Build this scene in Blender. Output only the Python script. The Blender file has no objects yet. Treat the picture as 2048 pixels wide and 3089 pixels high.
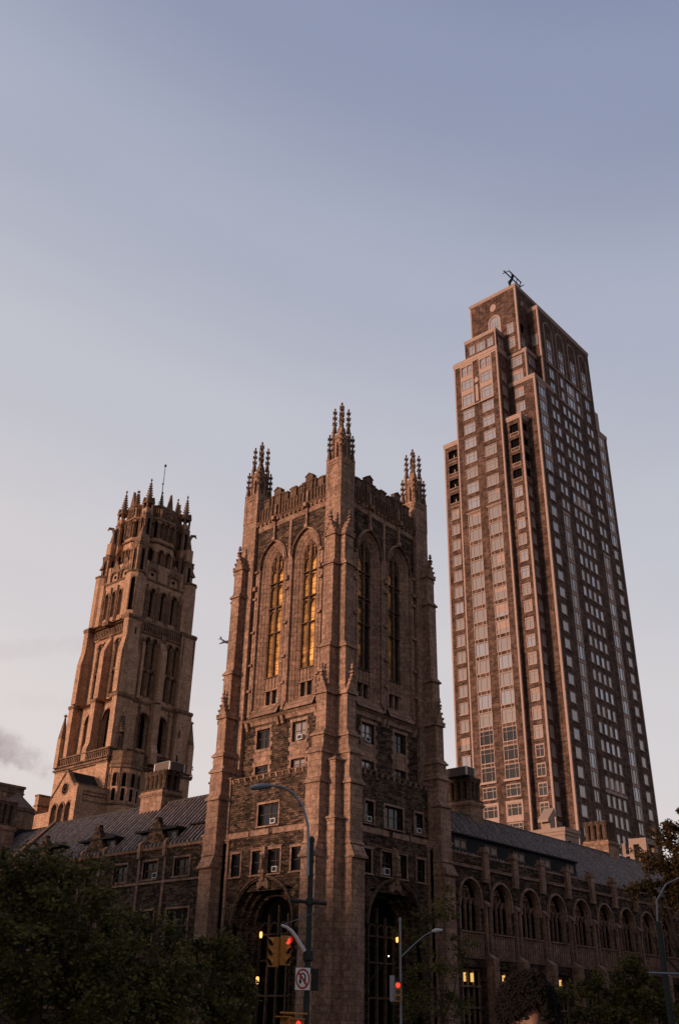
import bpy, bmesh, math, random
from mathutils import Vector, Matrix
random.seed(7)
sc = bpy.context.scene
R_ = math.radians
# ------------------------------------------------------------------ camera
YAW, PITCH, ROLL = R_(47.63), R_(28.36), R_(1.30)
cam = bpy.data.cameras.new('camera'); co = bpy.data.objects.new('camera', cam); sc.collection.objects.link(co)
fw = Vector((math.sin(YAW)*math.cos(PITCH), math.cos(YAW)*math.cos(PITCH), math.sin(PITCH)))
r0 = Vector((math.cos(YAW), -math.sin(YAW), 0)); u0 = r0.cross(fw)
rt = r0*math.cos(ROLL)+u0*math.sin(ROLL); up = -r0*math.sin(ROLL)+u0*math.cos(ROLL)
m = Matrix((rt, up, -fw)).transposed().to_4x4(); m.translation = Vector((0, 0, 1.6)); co.matrix_world = m
cam.sensor_fit = 'VERTICAL'; cam.sensor_height = 36; cam.lens = 32.94; cam.clip_end = 30000; cam.clip_start = .05
sc.camera = co
# ------------------------------------------------------------------ world
SUN_AZ, SUN_EL = R_(-72), R_(6)          # azimuth measured from +Y towards +X
w = bpy.data.worlds.new('World'); sc.world = w; w.use_nodes = True
nt = w.node_tree; nt.nodes.clear(); N = nt.nodes.new; Lk = nt.links.new
out = N('ShaderNodeOutputWorld'); bg = N('ShaderNodeBackground'); Lk(bg.outputs[0], out.inputs[0])
sky = N('ShaderNodeTexSky'); sky.sky_type = 'NISHITA'; sky.sun_disc = False
sky.sun_elevation = SUN_EL; sky.sun_rotation = SUN_AZ; sky.air_density = 1.0; sky.dust_density = 1.5; sky.ozone_density = 1.4
tc = N('ShaderNodeTexCoord'); sx = N('ShaderNodeSeparateXYZ'); Lk(tc.outputs['Generated'], sx.inputs[0])
ramp = N('ShaderNodeValToRGB'); e = ramp.color_ramp; e.interpolation = 'EASE'
def lin(r, g, b): return tuple(((c/255)/12.92 if c < 11 else (((c/255)+.055)/1.055)**2.4) for c in (r, g, b))+(1,)
e.elements[0].position = 0.0; e.elements[0].color = lin(226, 208, 204)
e.elements[1].position = 1.0; e.elements[1].color = lin(104, 117, 158)
for p_, c_ in ((.20, (230, 221, 219)), (.36, (218, 213, 216)), (.54, (199, 200, 210)), (.70, (178, 183, 201)), (.84, (150, 158, 185))):
    q_ = e.elements.new(p_); q_.color = lin(*c_)
# coordinate of the gradient: height plus a slow fall towards the right (away from the dusk glow)
dt = N('ShaderNodeVectorMath'); dt.operation = 'DOT_PRODUCT'; Lk(tc.outputs['Generated'], dt.inputs[0])
dt.inputs[1].default_value = (.20*math.cos(YAW), -.20*math.sin(YAW), 1.0)
mx = N('ShaderNodeMath'); mx.operation = 'ADD'; mx.inputs[1].default_value = .02; Lk(dt.outputs['Value'], mx.inputs[0])
Lk(mx.outputs[0], ramp.inputs[0])
sk = N('ShaderNodeMix'); sk.data_type = 'RGBA'; sk.blend_type = 'MIX'; sk.inputs[0].default_value = .90
sks = N('ShaderNodeVectorMath'); sks.operation = 'SCALE'; sks.inputs['Scale'].default_value = .10; Lk(sky.outputs[0], sks.inputs[0])
Lk(sks.outputs[0], sk.inputs[6]); Lk(ramp.outputs[0], sk.inputs[7])
# thin cloud wisps low on the left, part of the sky itself
def cloud_mask(direction, sxy, szz, tilt):
    d = Vector(direction).normalized(); rr = Vector((d.y, -d.x, 0)).normalized(); uu = rr.cross(d)
    a1 = rr*math.cos(tilt)+uu*math.sin(tilt); a2 = -rr*math.sin(tilt)+uu*math.cos(tilt)
    o_ = []
    for ax, s_ in ((a1, sxy), (a2, szz)):
        n1 = N('ShaderNodeVectorMath'); n1.operation = 'DOT_PRODUCT'; Lk(tc.outputs['Generated'], n1.inputs[0]); n1.inputs[1].default_value = ax
        n2 = N('ShaderNodeMath'); n2.operation = 'MULTIPLY'; n2.inputs[1].default_value = 1/s_; Lk(n1.outputs['Value'], n2.inputs[0])
        n3 = N('ShaderNodeMath'); n3.operation = 'POWER'; n3.inputs[1].default_value = 2
        n4 = N('ShaderNodeMath'); n4.operation = 'ABSOLUTE'; Lk(n2.outputs[0], n4.inputs[0]); Lk(n4.outputs[0], n3.inputs[0]); o_.append(n3)
    ad = N('ShaderNodeMath'); ad.operation = 'ADD'; Lk(o_[0].outputs[0], ad.inputs[0]); Lk(o_[1].outputs[0], ad.inputs[1])
    nz = N('ShaderNodeTexNoise'); nz.inputs['Scale'].default_value = 20; nz.inputs['Detail'].default_value = 7; nz.inputs['Roughness'].default_value = .68
    Lk(tc.outputs['Generated'], nz.inputs['Vector'])
    nm = N('ShaderNodeMath'); nm.operation = 'MULTIPLY_ADD'; nm.inputs[1].default_value = 5.5; nm.inputs[2].default_value = -2.75; Lk(nz.outputs[0], nm.inputs[0])
    a_ = N('ShaderNodeMath'); a_.operation = 'ADD'; Lk(ad.outputs[0], a_.inputs[0]); Lk(nm.outputs[0], a_.inputs[1])
    mr = N('ShaderNodeMapRange'); mr.inputs[1].default_value = -.2; mr.inputs[2].default_value = 1.5; mr.inputs[3].default_value = 1; mr.inputs[4].default_value = 0; mr.interpolation_type = 'SMOOTHSTEP'
    Lk(a_.outputs[0], mr.inputs[0])
    return mr.outputs[0]
def px_dir(x, y):                          # direction of a point of the sky, used once for the clouds
    return (fw+rt*((x-1024)/2826.6)-up*((y-1544.5)/2826.6)).normalized()
# the dusk sky is darker behind the camera, away from the glow
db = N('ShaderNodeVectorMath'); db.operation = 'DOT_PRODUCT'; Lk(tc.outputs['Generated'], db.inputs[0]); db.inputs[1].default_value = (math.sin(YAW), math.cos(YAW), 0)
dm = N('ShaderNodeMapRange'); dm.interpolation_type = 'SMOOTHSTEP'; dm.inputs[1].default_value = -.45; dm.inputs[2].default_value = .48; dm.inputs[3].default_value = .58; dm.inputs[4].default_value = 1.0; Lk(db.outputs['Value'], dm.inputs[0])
hz1 = N('ShaderNodeVectorMath'); hz1.operation = 'MULTIPLY'; hz1.inputs[1].default_value = (1.4, 1.4, 5.0); Lk(tc.outputs['Generated'], hz1.inputs[0])
hz = N('ShaderNodeTexNoise'); hz.inputs['Scale'].default_value = 1.7; hz.inputs['Detail'].default_value = 6; hz.inputs['Roughness'].default_value = .55; hz.inputs['Distortion'].default_value = .4; Lk(hz1.outputs[0], hz.inputs['Vector'])
hm_ = N('ShaderNodeMapRange'); hm_.inputs[1].default_value = .3; hm_.inputs[2].default_value = .7; hm_.inputs[3].default_value = .98; hm_.inputs[4].default_value = 1.03; Lk(hz.outputs[0], hm_.inputs[0])
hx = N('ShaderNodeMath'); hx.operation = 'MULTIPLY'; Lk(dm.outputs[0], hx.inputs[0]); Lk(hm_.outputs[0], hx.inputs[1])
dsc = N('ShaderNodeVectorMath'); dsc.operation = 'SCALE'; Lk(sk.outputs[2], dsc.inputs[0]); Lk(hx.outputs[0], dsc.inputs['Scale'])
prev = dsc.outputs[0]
for (px_, py_, s1, s2, t_, amt) in ((50, 2262, .044, .015, -.42, .50), (-160, 2210, .07, .02, -.3, .5), (60, 1960, .09, .010, .25, .10), (260, 2120, .12, .012, .1, .06)):
    mk = cloud_mask(px_dir(px_, py_), s1, s2, t_)
    fm = N('ShaderNodeMath'); fm.operation = 'MULTIPLY'; fm.inputs[1].default_value = amt; Lk(mk, fm.inputs[0])
    # only on the view side
    cm = N('ShaderNodeMix'); cm.data_type = 'RGBA'; Lk(fm.outputs[0], cm.inputs[0]); Lk(prev, cm.inputs[6]); cm.inputs[7].default_value = lin(160, 140, 144)
    prev = cm.outputs[2]
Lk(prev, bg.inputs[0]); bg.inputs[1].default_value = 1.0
# ------------------------------------------------------------------ sun (low, soft, behind thin cloud)
sl = bpy.data.lights.new('sun', 'SUN'); sl.energy = 3.6; sl.angle = R_(8); sl.color = (1.0, .67, .49)
so = bpy.data.objects.new('sun', sl); sc.collection.objects.link(so)
sd = Vector((math.sin(SUN_AZ)*math.cos(SUN_EL), math.cos(SUN_AZ)*math.cos(SUN_EL), math.sin(SUN_EL)))
so.rotation_euler = sd.to_track_quat('Z', 'Y').to_euler()
sc.view_settings.view_transform = 'Standard'; sc.view_settings.look = 'None'; sc.view_settings.exposure = 0; sc.view_settings.gamma = 1
sc.cycles.max_bounces = 5; sc.cycles.diffuse_bounces = 3; sc.cycles.caustics_reflective = False; sc.cycles.caustics_refractive = False
# ------------------------------------------------------------------ materials
def mat(name, base, rough=.85, spec=.3, bump=0, noise=None, var=.25, metal=0, emis=None, estr=0, kind=None, k2=None, scale=1):
    mt = bpy.data.materials.new(name); mt.use_nodes = True; t = mt.node_tree; n = t.nodes; l = t.links
    b = n['Principled BSDF']; b.inputs['Roughness'].default_value = rough; b.inputs['Metallic'].default_value = metal
    b.inputs['Specular IOR Level'].default_value = spec; b.inputs['Base Color'].default_value = (*base, 1)
    if emis: b.inputs['Emission Color'].default_value = (*emis, 1); b.inputs['Emission Strength'].default_value = estr
    if kind is None: return mt
    g = n.new('ShaderNodeNewGeometry'); sp = n.new('ShaderNodeSeparateXYZ'); l.new(g.outputs['Position'], sp.inputs[0])
    sn = n.new('ShaderNodeSeparateXYZ'); l.new(g.outputs['Normal'], sn.inputs[0])
    ax = n.new('ShaderNodeMath'); ax.operation = 'ABSOLUTE'; l.new(sn.outputs[0], ax.inputs[0])
    gt = n.new('ShaderNodeMath'); gt.operation = 'GREATER_THAN'; gt.inputs[1].default_value = .6; l.new(ax.outputs[0], gt.inputs[0])
    um = n.new('ShaderNodeMix'); um.data_type = 'FLOAT'; l.new(gt.outputs[0], um.inputs[0]); l.new(sp.outputs[0], um.inputs[2]); l.new(sp.outputs[1], um.inputs[3])
    cb = n.new('ShaderNodeCombineXYZ'); l.new(um.outputs[0], cb.inputs[0]); l.new(sp.outputs[2], cb.inputs[1])
    nz = n.new('ShaderNodeTexNoise'); nz.inputs['Scale'].default_value = .55*scale; nz.inputs['Detail'].default_value = 6; nz.inputs['Roughness'].default_value = .62
    l.new(g.outputs['Position'], nz.inputs['Vector'])
    k2 = k2 or tuple(c*(1-var*1.6) for c in base)
    if kind in ('ashlar', 'rubble', 'brick'):
        dn = n.new('ShaderNodeTexNoise'); dn.inputs['Scale'].default_value = 2.2*scale; l.new(g.outputs['Position'], dn.inputs['Vector'])
        vm = n.new('ShaderNodeVectorMath'); vm.operation = 'MULTIPLY_ADD'; l.new(dn.outputs['Color'], vm.inputs[0])
        amp = {'ashlar': .0, 'rubble': .09, 'brick': 0.0}[kind]; vm.inputs[1].default_value = (amp, amp*.55, 0); l.new(cb.outputs[0], vm.inputs[2])
        bt = n.new('ShaderNodeTexBrick'); l.new(vm.outputs[0], bt.inputs['Vector']); bt.inputs['Scale'].default_value = 1
        bw, bh, ms = {'ashlar': (1.05, .48, .022), 'rubble': (.62, .19, .022), 'brick': (.42, .13, .012)}[kind]
        bt.inputs['Brick Width'].default_value = bw/scale; bt.inputs['Row Height'].default_value = bh/scale; bt.inputs['Mortar Size'].default_value = ms/scale; bt.inputs['Mortar Smooth'].default_value = .25
        bt.offset = .43; bt.inputs['Bias'].default_value = {'ashlar': -.25, 'rubble': -.35, 'brick': -.1}[kind]
        bt.inputs['Color1'].default_value = (*base, 1); bt.inputs['Color2'].default_value = (*k2, 1)
        mo = {'ashlar': .5, 'rubble': .30, 'brick': 1.25}[kind]; bt.inputs['Mortar'].default_value = (*[c*mo for c in base], 1)
        src = bt.outputs[0]
        # blotches and rain streaks that belong to the stone
        st = n.new('ShaderNodeTexNoise'); st.inputs['Scale'].default_value = 1; st.inputs['Detail'].default_value = 5
        sv = n.new('ShaderNodeVectorMath'); sv.operation = 'MULTIPLY'; sv.inputs[1].default_value = (1.6, 1.6, .16); l.new(g.outputs['Position'], sv.inputs[0]); l.new(sv.outputs[0], st.inputs['Vector'])
        mm = n.new('ShaderNodeMath'); mm.operation = 'ADD'; l.new(nz.outputs[0], mm.inputs[0]); l.new(st.outputs[0], mm.inputs[1])
        mr = n.new('ShaderNodeMapRange'); mr.inputs[1].default_value = .72; mr.inputs[2].default_value = 1.28; mr.inputs[3].default_value = 1-var; mr.inputs[4].default_value = 1+var; l.new(mm.outputs[0], mr.inputs[0])
        if kind == 'rubble':                      # single pale and ochre stones
            vo = n.new('ShaderNodeTexVoronoi'); vo.inputs['Scale'].default_value = 1.0
            v2 = n.new('ShaderNodeVectorMath'); v2.operation = 'MULTIPLY'; v2.inputs[1].default_value = (2.0, 5.2, 1); l.new(vm.outputs[0], v2.inputs[0]); l.new(v2.outputs[0], vo.inputs['Vector'])
            sr = n.new('ShaderNodeSeparateColor'); l.new(vo.outputs['Color'], sr.inputs[0])
            m2 = n.new('ShaderNodeMapRange'); m2.inputs[1].default_value = .15; m2.inputs[2].default_value = 1; m2.inputs[3].default_value = .45; m2.inputs[4].default_value = 2.2; l.new(sr.outputs[0], m2.inputs[0])
            m3 = n.new('ShaderNodeMath'); m3.operation = 'MULTIPLY'; l.new(mr.outputs[0], m3.inputs[0]); l.new(m2.outputs[0], m3.inputs[1]); mrf = m3.outputs[0]
        else: mrf = mr.outputs[0]
        g1 = n.new('ShaderNodeTexNoise'); g1.inputs['Scale'].default_value = {'ashlar': 3.4, 'rubble': 4.5, 'brick': 2.2}[kind]*scale; g1.inputs['Detail'].default_value = 4; g1.inputs['Roughness'].default_value = .75; l.new(g.outputs['Position'], g1.inputs['Vector'])
        g2 = n.new('ShaderNodeMapRange'); g2.inputs[1].default_value = .36; g2.inputs[2].default_value = .64; g2.inputs[3].default_value = .62; g2.inputs[4].default_value = 1.38; l.new(g1.outputs[0], g2.inputs[0])
        g3 = n.new('ShaderNodeMath'); g3.operation = 'MULTIPLY'; l.new(mrf, g3.inputs[0]); l.new(g2.outputs[0], g3.inputs[1]); mrf = g3.outputs[0]
        hs = n.new('ShaderNodeVectorMath'); hs.operation = 'SCALE'; l.new(src, hs.inputs[0]); l.new(mrf, hs.inputs['Scale'])
        col = hs.outputs[0]
        if bump:
            bp = n.new('ShaderNodeBump'); bp.inputs['Strength'].default_value = bump; bp.inputs['Distance'].default_value = .04
            ma = n.new('ShaderNodeMath'); ma.operation = 'MULTIPLY_ADD'; ma.inputs[1].default_value = -.8; l.new(bt.outputs['Fac'], ma.inputs[0])
            fn = n.new('ShaderNodeTexNoise'); fn.inputs['Scale'].default_value = 9*scale; fn.inputs['Detail'].default_value = 3; l.new(g.outputs['Position'], fn.inputs['Vector']); l.new(fn.outputs[0], ma.inputs[2])
            l.new(ma.outputs[0], bp.inputs['Height']); l.new(bp.outputs[0], b.inputs['Normal'])
    else:                                         # plain mottled
        cr = n.new('ShaderNodeMapRange'); cr.inputs[1].default_value = .3; cr.inputs[2].default_value = .7; l.new(nz.outputs[0], cr.inputs[0])
        nz.inputs['Scale'].default_value = scale*2
        mc = n.new('ShaderNodeMix'); mc.data_type = 'RGBA'; l.new(cr.outputs[0], mc.inputs[0]); mc.inputs[6].default_value = (*k2, 1); mc.inputs[7].default_value = (*base, 1)
        col = mc.outputs[2]
        if bump:
            bp = n.new('ShaderNodeBump'); bp.inputs['Strength'].default_value = bump; bp.inputs['Distance'].default_value = .05; l.new(nz.outputs[0], bp.inputs['Height']); l.new(bp.outputs[0], b.inputs['Normal'])
    l.new(col, b.inputs['Base Color'])
    return mt
def glass(name, base, rough=.08, lit=None, lstr=0, cell=(1.1, 1.4), wave=.01, mult=1, metal=0):
    """window glass seen from outside: glossy, each pane tilted a little differently, optional warm glow by emission"""
    mt = bpy.data.materials.new(name); mt.use_nodes = True; t = mt.node_tree; n = t.nodes; l = t.links
    b = n['Principled BSDF']; b.inputs['Base Color'].default_value = (*base, 1); b.inputs['Roughness'].default_value = rough
    b.inputs['Specular IOR Level'].default_value = .5*mult; b.inputs['Metallic'].default_value = metal; b.inputs['IOR'].default_value = 1.52
    g = n.new('ShaderNodeNewGeometry'); nz = n.new('ShaderNodeTexNoise'); nz.inputs['Scale'].default_value = .8; nz.inputs['Detail'].default_value = 1
    l.new(g.outputs['Position'], nz.inputs['Vector'])
    bp = n.new('ShaderNodeBump'); bp.inputs['Strength'].default_value = .5; bp.inputs['Distance'].default_value = wave; l.new(nz.outputs[0], bp.inputs['Height']); l.new(bp.outputs[0], b.inputs['Normal'])
    sp = n.new('ShaderNodeSeparateXYZ'); l.new(g.outputs['Position'], sp.inputs[0])
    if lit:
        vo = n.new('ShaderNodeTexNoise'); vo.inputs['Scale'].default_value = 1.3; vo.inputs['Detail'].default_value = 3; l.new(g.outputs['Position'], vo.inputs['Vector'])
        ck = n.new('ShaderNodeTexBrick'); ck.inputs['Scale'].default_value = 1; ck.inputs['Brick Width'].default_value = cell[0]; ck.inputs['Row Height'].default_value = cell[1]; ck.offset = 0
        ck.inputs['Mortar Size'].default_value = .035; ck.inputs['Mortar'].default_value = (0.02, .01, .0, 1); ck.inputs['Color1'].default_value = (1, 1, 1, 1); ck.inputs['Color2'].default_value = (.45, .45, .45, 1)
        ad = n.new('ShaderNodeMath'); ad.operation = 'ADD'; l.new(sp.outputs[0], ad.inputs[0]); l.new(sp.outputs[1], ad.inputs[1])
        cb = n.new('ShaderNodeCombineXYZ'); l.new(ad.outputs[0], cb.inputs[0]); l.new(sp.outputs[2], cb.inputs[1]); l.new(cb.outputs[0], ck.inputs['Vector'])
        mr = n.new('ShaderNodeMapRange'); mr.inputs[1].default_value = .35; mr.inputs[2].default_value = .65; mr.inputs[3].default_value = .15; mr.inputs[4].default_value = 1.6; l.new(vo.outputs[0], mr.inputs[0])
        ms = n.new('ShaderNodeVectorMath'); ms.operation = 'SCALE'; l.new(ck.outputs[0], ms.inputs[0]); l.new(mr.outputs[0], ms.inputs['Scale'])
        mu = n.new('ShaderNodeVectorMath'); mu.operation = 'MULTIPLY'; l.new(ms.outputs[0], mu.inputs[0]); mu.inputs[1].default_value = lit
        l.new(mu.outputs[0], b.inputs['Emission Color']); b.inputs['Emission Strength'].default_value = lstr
    return mt
M = dict(
 lime=mat('limestone', (.32, .190, .132), .9, .2, .45, kind='ashlar', var=.30, k2=(.205, .120, .083)),
 limedark=mat('weathered limestone', (.155, .092, .062), .92, .2, .4, kind='ashlar', var=.25),
 rubble=mat('schist rubble', (.082, .050, .033), .95, .2, .8, kind='rubble', var=.34, k2=(.020, .014, .010)),
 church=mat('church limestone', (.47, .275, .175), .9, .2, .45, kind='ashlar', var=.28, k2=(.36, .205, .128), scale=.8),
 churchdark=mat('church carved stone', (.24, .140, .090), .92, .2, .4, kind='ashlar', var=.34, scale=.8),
 brick=mat('brown brick', (.125, .072, .054), .95, .15, .25, kind='brick', var=.36, k2=(.040, .025, .020), scale=.38),
 trim=mat('pink cast stone trim', (.47, .32, .265), .85, .25, .0, kind='plain', k2=(.36, .24, .195)),
 roof=mat('weathered metal roof', (.020, .016, .015), .6, .3, .15, metal=.0, kind='plain', k2=(.035, .027, .026), scale=.7), seam=mat('bright roof seam', (.38, .29, .265), .5, .4, kind='plain', k2=(.06, .047, .043), scale=1.5),
 slate=mat('slate', (.022, .020, .019), .9, .2, .2, kind='plain', k2=(.018, .018, .022)),
 tile=mat('old roof tile', (.13, .075, .06), .8, .3, .2, kind='brick', k2=(.08, .045, .035), scale=.8),
 glass=glass('dark leaded glass', (.012, .012, .014), .16),
 glassr=glass('coated apartment glass', (.44, .43, .46), .07, wave=.006, metal=.42),
 glassb=glass('blind behind glass', (.35, .30, .285), .14, wave=.006, metal=.30),
 glassd=mat('old dark glass', (.010, .008, .007), .35, .25),
 gold=glass('golden glowing glass', (.20, .10, .02), .2, lit=(1.0, .36, .085), lstr=.80, cell=(3.0, .62)),  # golden glow of the panes put in as emission
 goldmid=glass('golden glass weaker glow', (.12, .06, .015), .2, lit=(1.0, .34, .07), lstr=.34, cell=(3.0, .62)),  # same golden glass, weaker painted glow for the dimmer half
 golddim=glass('dim golden glass', (.10, .06, .02), .2, lit=(1.0, .44, .13), lstr=.10, cell=(3.0, .62)),  # same glass again, faint painted glow for the right face
 warm=mat('lamplit pane', (.1, .07, .03), .3, emis=(1, .58, .18), estr=.9),
 curtain=mat('curtained pane', (.38, .25, .20), .5, .3, kind='plain', k2=(.07, .05, .04), scale=2),
 louv=mat('louvre slats', (.17, .12, .10), .7),
 lantern=mat('lantern glow', (.3, .2, .1), .4, emis=(1, .45, .12), estr=2.2),
 spot=mat('small white light', (.5, .5, .4), .4, emis=(1, .9, .6), estr=3),
 red=mat('red signal light', (.3, .02, .02), .3, emis=(1, .05, .03), estr=1.6),
 lensd=mat('dark signal lens', (.03, .025, .02), .2, .5),
 wframe=mat('window timber', (.10, .065, .05), .7),
 white=mat('white painted metal', (.60, .55, .52), .5, .4),
 grille=mat('dark grille', (.03, .028, .03), .6),
 steel=mat('galvanised steel', (.30, .31, .34), .42, .5, metal=.7, kind='plain', k2=(.22, .23, .25), scale=3),
 pole=mat('green grey painted pole', (.030, .036, .034), .6, .3, kind='plain', k2=(.018, .022, .021), scale=4),
 sigy=mat('signal yellow', (.55, .24, .055), .5, .4, kind='plain', k2=(.38, .16, .035), scale=5),
 signw=mat('sign white', (.78, .76, .74), .45, .4), signr=mat('sign red', (.42, .03, .02), .45, .4), black=mat('sign black', (.012, .012, .012), .5),
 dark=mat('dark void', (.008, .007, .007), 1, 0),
 asphalt=mat('asphalt', (.05, .05, .05), .9, kind='plain', k2=(.035, .035, .035), bump=.2), paving=mat('concrete paving', (.22, .20, .18), .9, kind='plain', k2=(.17, .155, .14)),
 earth=mat('ground', (.06, .05, .04), .95, kind='plain', k2=(.04, .035, .03)), paint=mat('road paint', (.7, .7, .66), .7),
 bark=mat('bark', (.07, .05, .038), .95, kind='plain', k2=(.04, .03, .022), bump=.4, scale=3),
 plane=mat('aircraft paint', (.16, .12, .12), .5, .4), skin=mat('skin', (.20, .095, .06), .6, .3, kind='plain', k2=(.16, .075, .045), scale=8),
 hair=mat('curly dark brown hair', (.011, .0075, .0055), .8, .2), flue=mat('dark flue stone', (.11, .068, .045), .92, .2, .25, kind='ashlar', var=.3), coat=mat('dark coat', (.03, .03, .035), .9), denim=mat('denim', (.04, .05, .08), .9), shoe=mat('shoe', (.02, .02, .02), .6),  # flue clusters one even tone, darker than the chimney base
 concrete=mat('pale render', (.36, .25, .20), .85, kind='plain', k2=(.28, .19, .15)),
)
def leafmat(name, c1, c2):
    mt = bpy.data.materials.new(name); mt.use_nodes = True; t = mt.node_tree; n = t.nodes; l = t.links; b = n['Principled BSDF']
    g = n.new('ShaderNodeNewGeometry'); nz = n.new('ShaderNodeTexNoise'); nz.inputs['Scale'].default_value = 1.1; nz.inputs['Detail'].default_value = 4; l.new(g.outputs['Position'], nz.inputs['Vector'])
    ad = n.new('ShaderNodeMath'); ad.operation = 'MULTIPLY_ADD'; ad.inputs[1].default_value = .5; l.new(g.outputs['Random Per Island'], ad.inputs[0]); l.new(nz.outputs[0], ad.inputs[2])
    mr = n.new('ShaderNodeMapRange'); mr.inputs[1].default_value = .4; mr.inputs[2].default_value = 1.05; l.new(ad.outputs[0], mr.inputs[0])
    mc = n.new('ShaderNodeMix'); mc.data_type = 'RGBA'; l.new(mr.outputs[0], mc.inputs[0]); mc.inputs[6].default_value = (*c1, 1); mc.inputs[7].default_value = (*c2, 1); l.new(mc.outputs[2], b.inputs['Base Color'])
    b.inputs['Roughness'].default_value = .7; b.inputs['Specular IOR Level'].default_value = .25
    tr = n.new('ShaderNodeBsdfTranslucent'); l.new(mc.outputs[2], tr.inputs[0]); ms = n.new('ShaderNodeMixShader'); ms.inputs[0].default_value = .25
    l.new(b.outputs[0], ms.inputs[1]); l.new(tr.outputs[0], ms.inputs[2]); l.new(ms.outputs[0], n['Material Output'].inputs[0])
    return mt
M['leaf'] = leafmat('green leaves', (.030, .028, .008), (.170, .140, .035)); M['leaf2'] = leafmat('rusty green leaves', (.026, .020, .008), (.105, .062, .022))
# ------------------------------------------------------------------ mesh helpers
class MB:
    def __init__(s): s.v = []; s.f = []
    def poly(s, pts):
        n = len(s.v); s.v += [tuple(p) for p in pts]; s.f.append(tuple(range(n, n+len(pts))))
    def hexa(s, p):                       # 8 corners: bottom ring 0-3, top ring 4-7
        n = len(s.v); s.v += [tuple(q) for q in p]
        for q in ((0, 3, 2, 1), (4, 5, 6, 7), (0, 1, 5, 4), (1, 2, 6, 5), (2, 3, 7, 6), (3, 0, 4, 7)): s.f.append(tuple(n+i for i in q))
    def box(s, x0, x1, y0, y1, z0, z1, t=0, tt=None):     # t: inset of the top
        s.hexa([(x0, y0, z0), (x1, y0, z0), (x1, y1, z0), (x0, y1, z0), (x0+t, y0+t, z1), (x1-t, y0+t, z1), (x1-t, y1-t, z1), (x0+t, y1-t, z1)])
    def prism(s, pts, off):               # polygon of 3D points pushed along a vector
        k = len(pts); n = len(s.v); s.v += [tuple(p) for p in pts]+[(p[0]+off[0], p[1]+off[1], p[2]+off[2]) for p in pts]
        s.f.append(tuple(range(n, n+k))); s.f.append(tuple(range(n+2*k-1, n+k-1, -1)))
        for i in range(k): j = (i+1) % k; s.f.append((n+i, n+k+i, n+k+j, n+j))
    def loft(s, rings, cap=True):
        k = len(rings[0]); n = len(s.v)
        for r in rings: s.v += [tuple(p) for p in r]
        for a in range(len(rings)-1):
            for i in range(k): j = (i+1) % k; s.f.append((n+a*k+i, n+a*k+j, n+(a+1)*k+j, n+(a+1)*k+i))
        if cap: s.f.append(tuple(range(n+k-1, n-1, -1))); s.f.append(tuple(range(n+(len(rings)-1)*k, n+len(rings)*k)))
    def lathe(s, x, y, prof, k=12, ph=0):  # profile (r, z)
        s.loft([[(x+r*math.cos(ph+2*math.pi*i/k), y+r*math.sin(ph+2*math.pi*i/k), z) for i in range(k)] for r, z in prof])
    def tube(s, pts, rad, k=8):
        pts = [Vector(p) for p in pts]; rings = []
        for i, p in enumerate(pts):
            d = (pts[min(i+1, len(pts)-1)]-pts[max(i-1, 0)]).normalized(); a = d.cross(Vector((0, 0, 1)))
            if a.length < .05: a = d.cross(Vector((1, 0, 0)))
            a.normalize(); b = d.cross(a); r = rad[i] if isinstance(rad, (list, tuple)) else rad
            rings.append([p+a*r*math.cos(2*math.pi*j/k)+b*r*math.sin(2*math.pi*j/k) for j in range(k)])
        s.loft(rings)
class Fr:                                 # wall frame: u along the wall, z up, d outwards
    def __init__(s, ox, oy, u, n): s.o = (ox, oy); s.u = u; s.n = n
    def P(s, u, z, d=0): return (s.o[0]+s.u[0]*u+s.n[0]*d, s.o[1]+s.u[1]*u+s.n[1]*d, z)
    def D(s, d): return (s.n[0]*d, s.n[1]*d, 0)
def fbox(b, F, u0, u1, z0, z1, d0, d1, top=0, front=0):   # top: front edge of the top lowered by this much (weathering)
    P = F.P; b.hexa([P(u0, z0, d0), P(u1, z0, d0), P(u1, z0, d1-front), P(u0, z0, d1-front), P(u0, z1, d0), P(u1, z1, d0), P(u1, z1-top, d1), P(u0, z1-top, d1)])
def arc(u0, u1, zs, h, n=7, half=None):   # pointed (h > w) or round (h == w) arch, left foot to right foot
    c = (u0+u1)/2; w_ = (u1-u0)/2; h = max(h, w_*1.0001); r = (w_*w_+h*h)/(2*w_); L = []
    a1 = math.atan2(h, w_-r) if abs(w_-r) > 1e-9 else math.pi/2
    for i in range(n+1):
        a = math.pi+(a1-math.pi)*i/n; L.append((u0+r+r*math.cos(a), zs+r*math.sin(a)))
    return L+[(2*c-u, z) for u, z in reversed(L[:-1])]
def ring(b, F, u0, u1, zs, h, t, d0, d1, n=7, foot=None):  # moulding that follows an arch, t outside the opening
    I = arc(u0, u1, zs, h, n); O = arc(u0-t, u1+t, zs, h+t*1.15, n)
    if foot is not None: I = [(u0, foot)]+I+[(u1, foot)]; O = [(u0-t, foot)]+O+[(u1+t, foot)]
    for i in range(len(I)-1):
        q = [I[i], I[i+1], O[i+1], O[i]]; P = F.P
        b.hexa([P(*q[0], d0), P(*q[1], d0), P(*q[2], d0), P(*q[3], d0), P(*q[0], d1), P(*q[1], d1), P(*q[2], d1), P(*q[3], d1)])
def apoly(u0, u1, z0, zs, h, n=7):
    return [(u1, z0), (u0, z0)]+arc(u0, u1, zs, h, n) if h else [(u1, z0), (u0, z0), (u0, zs), (u1, zs)]
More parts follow.
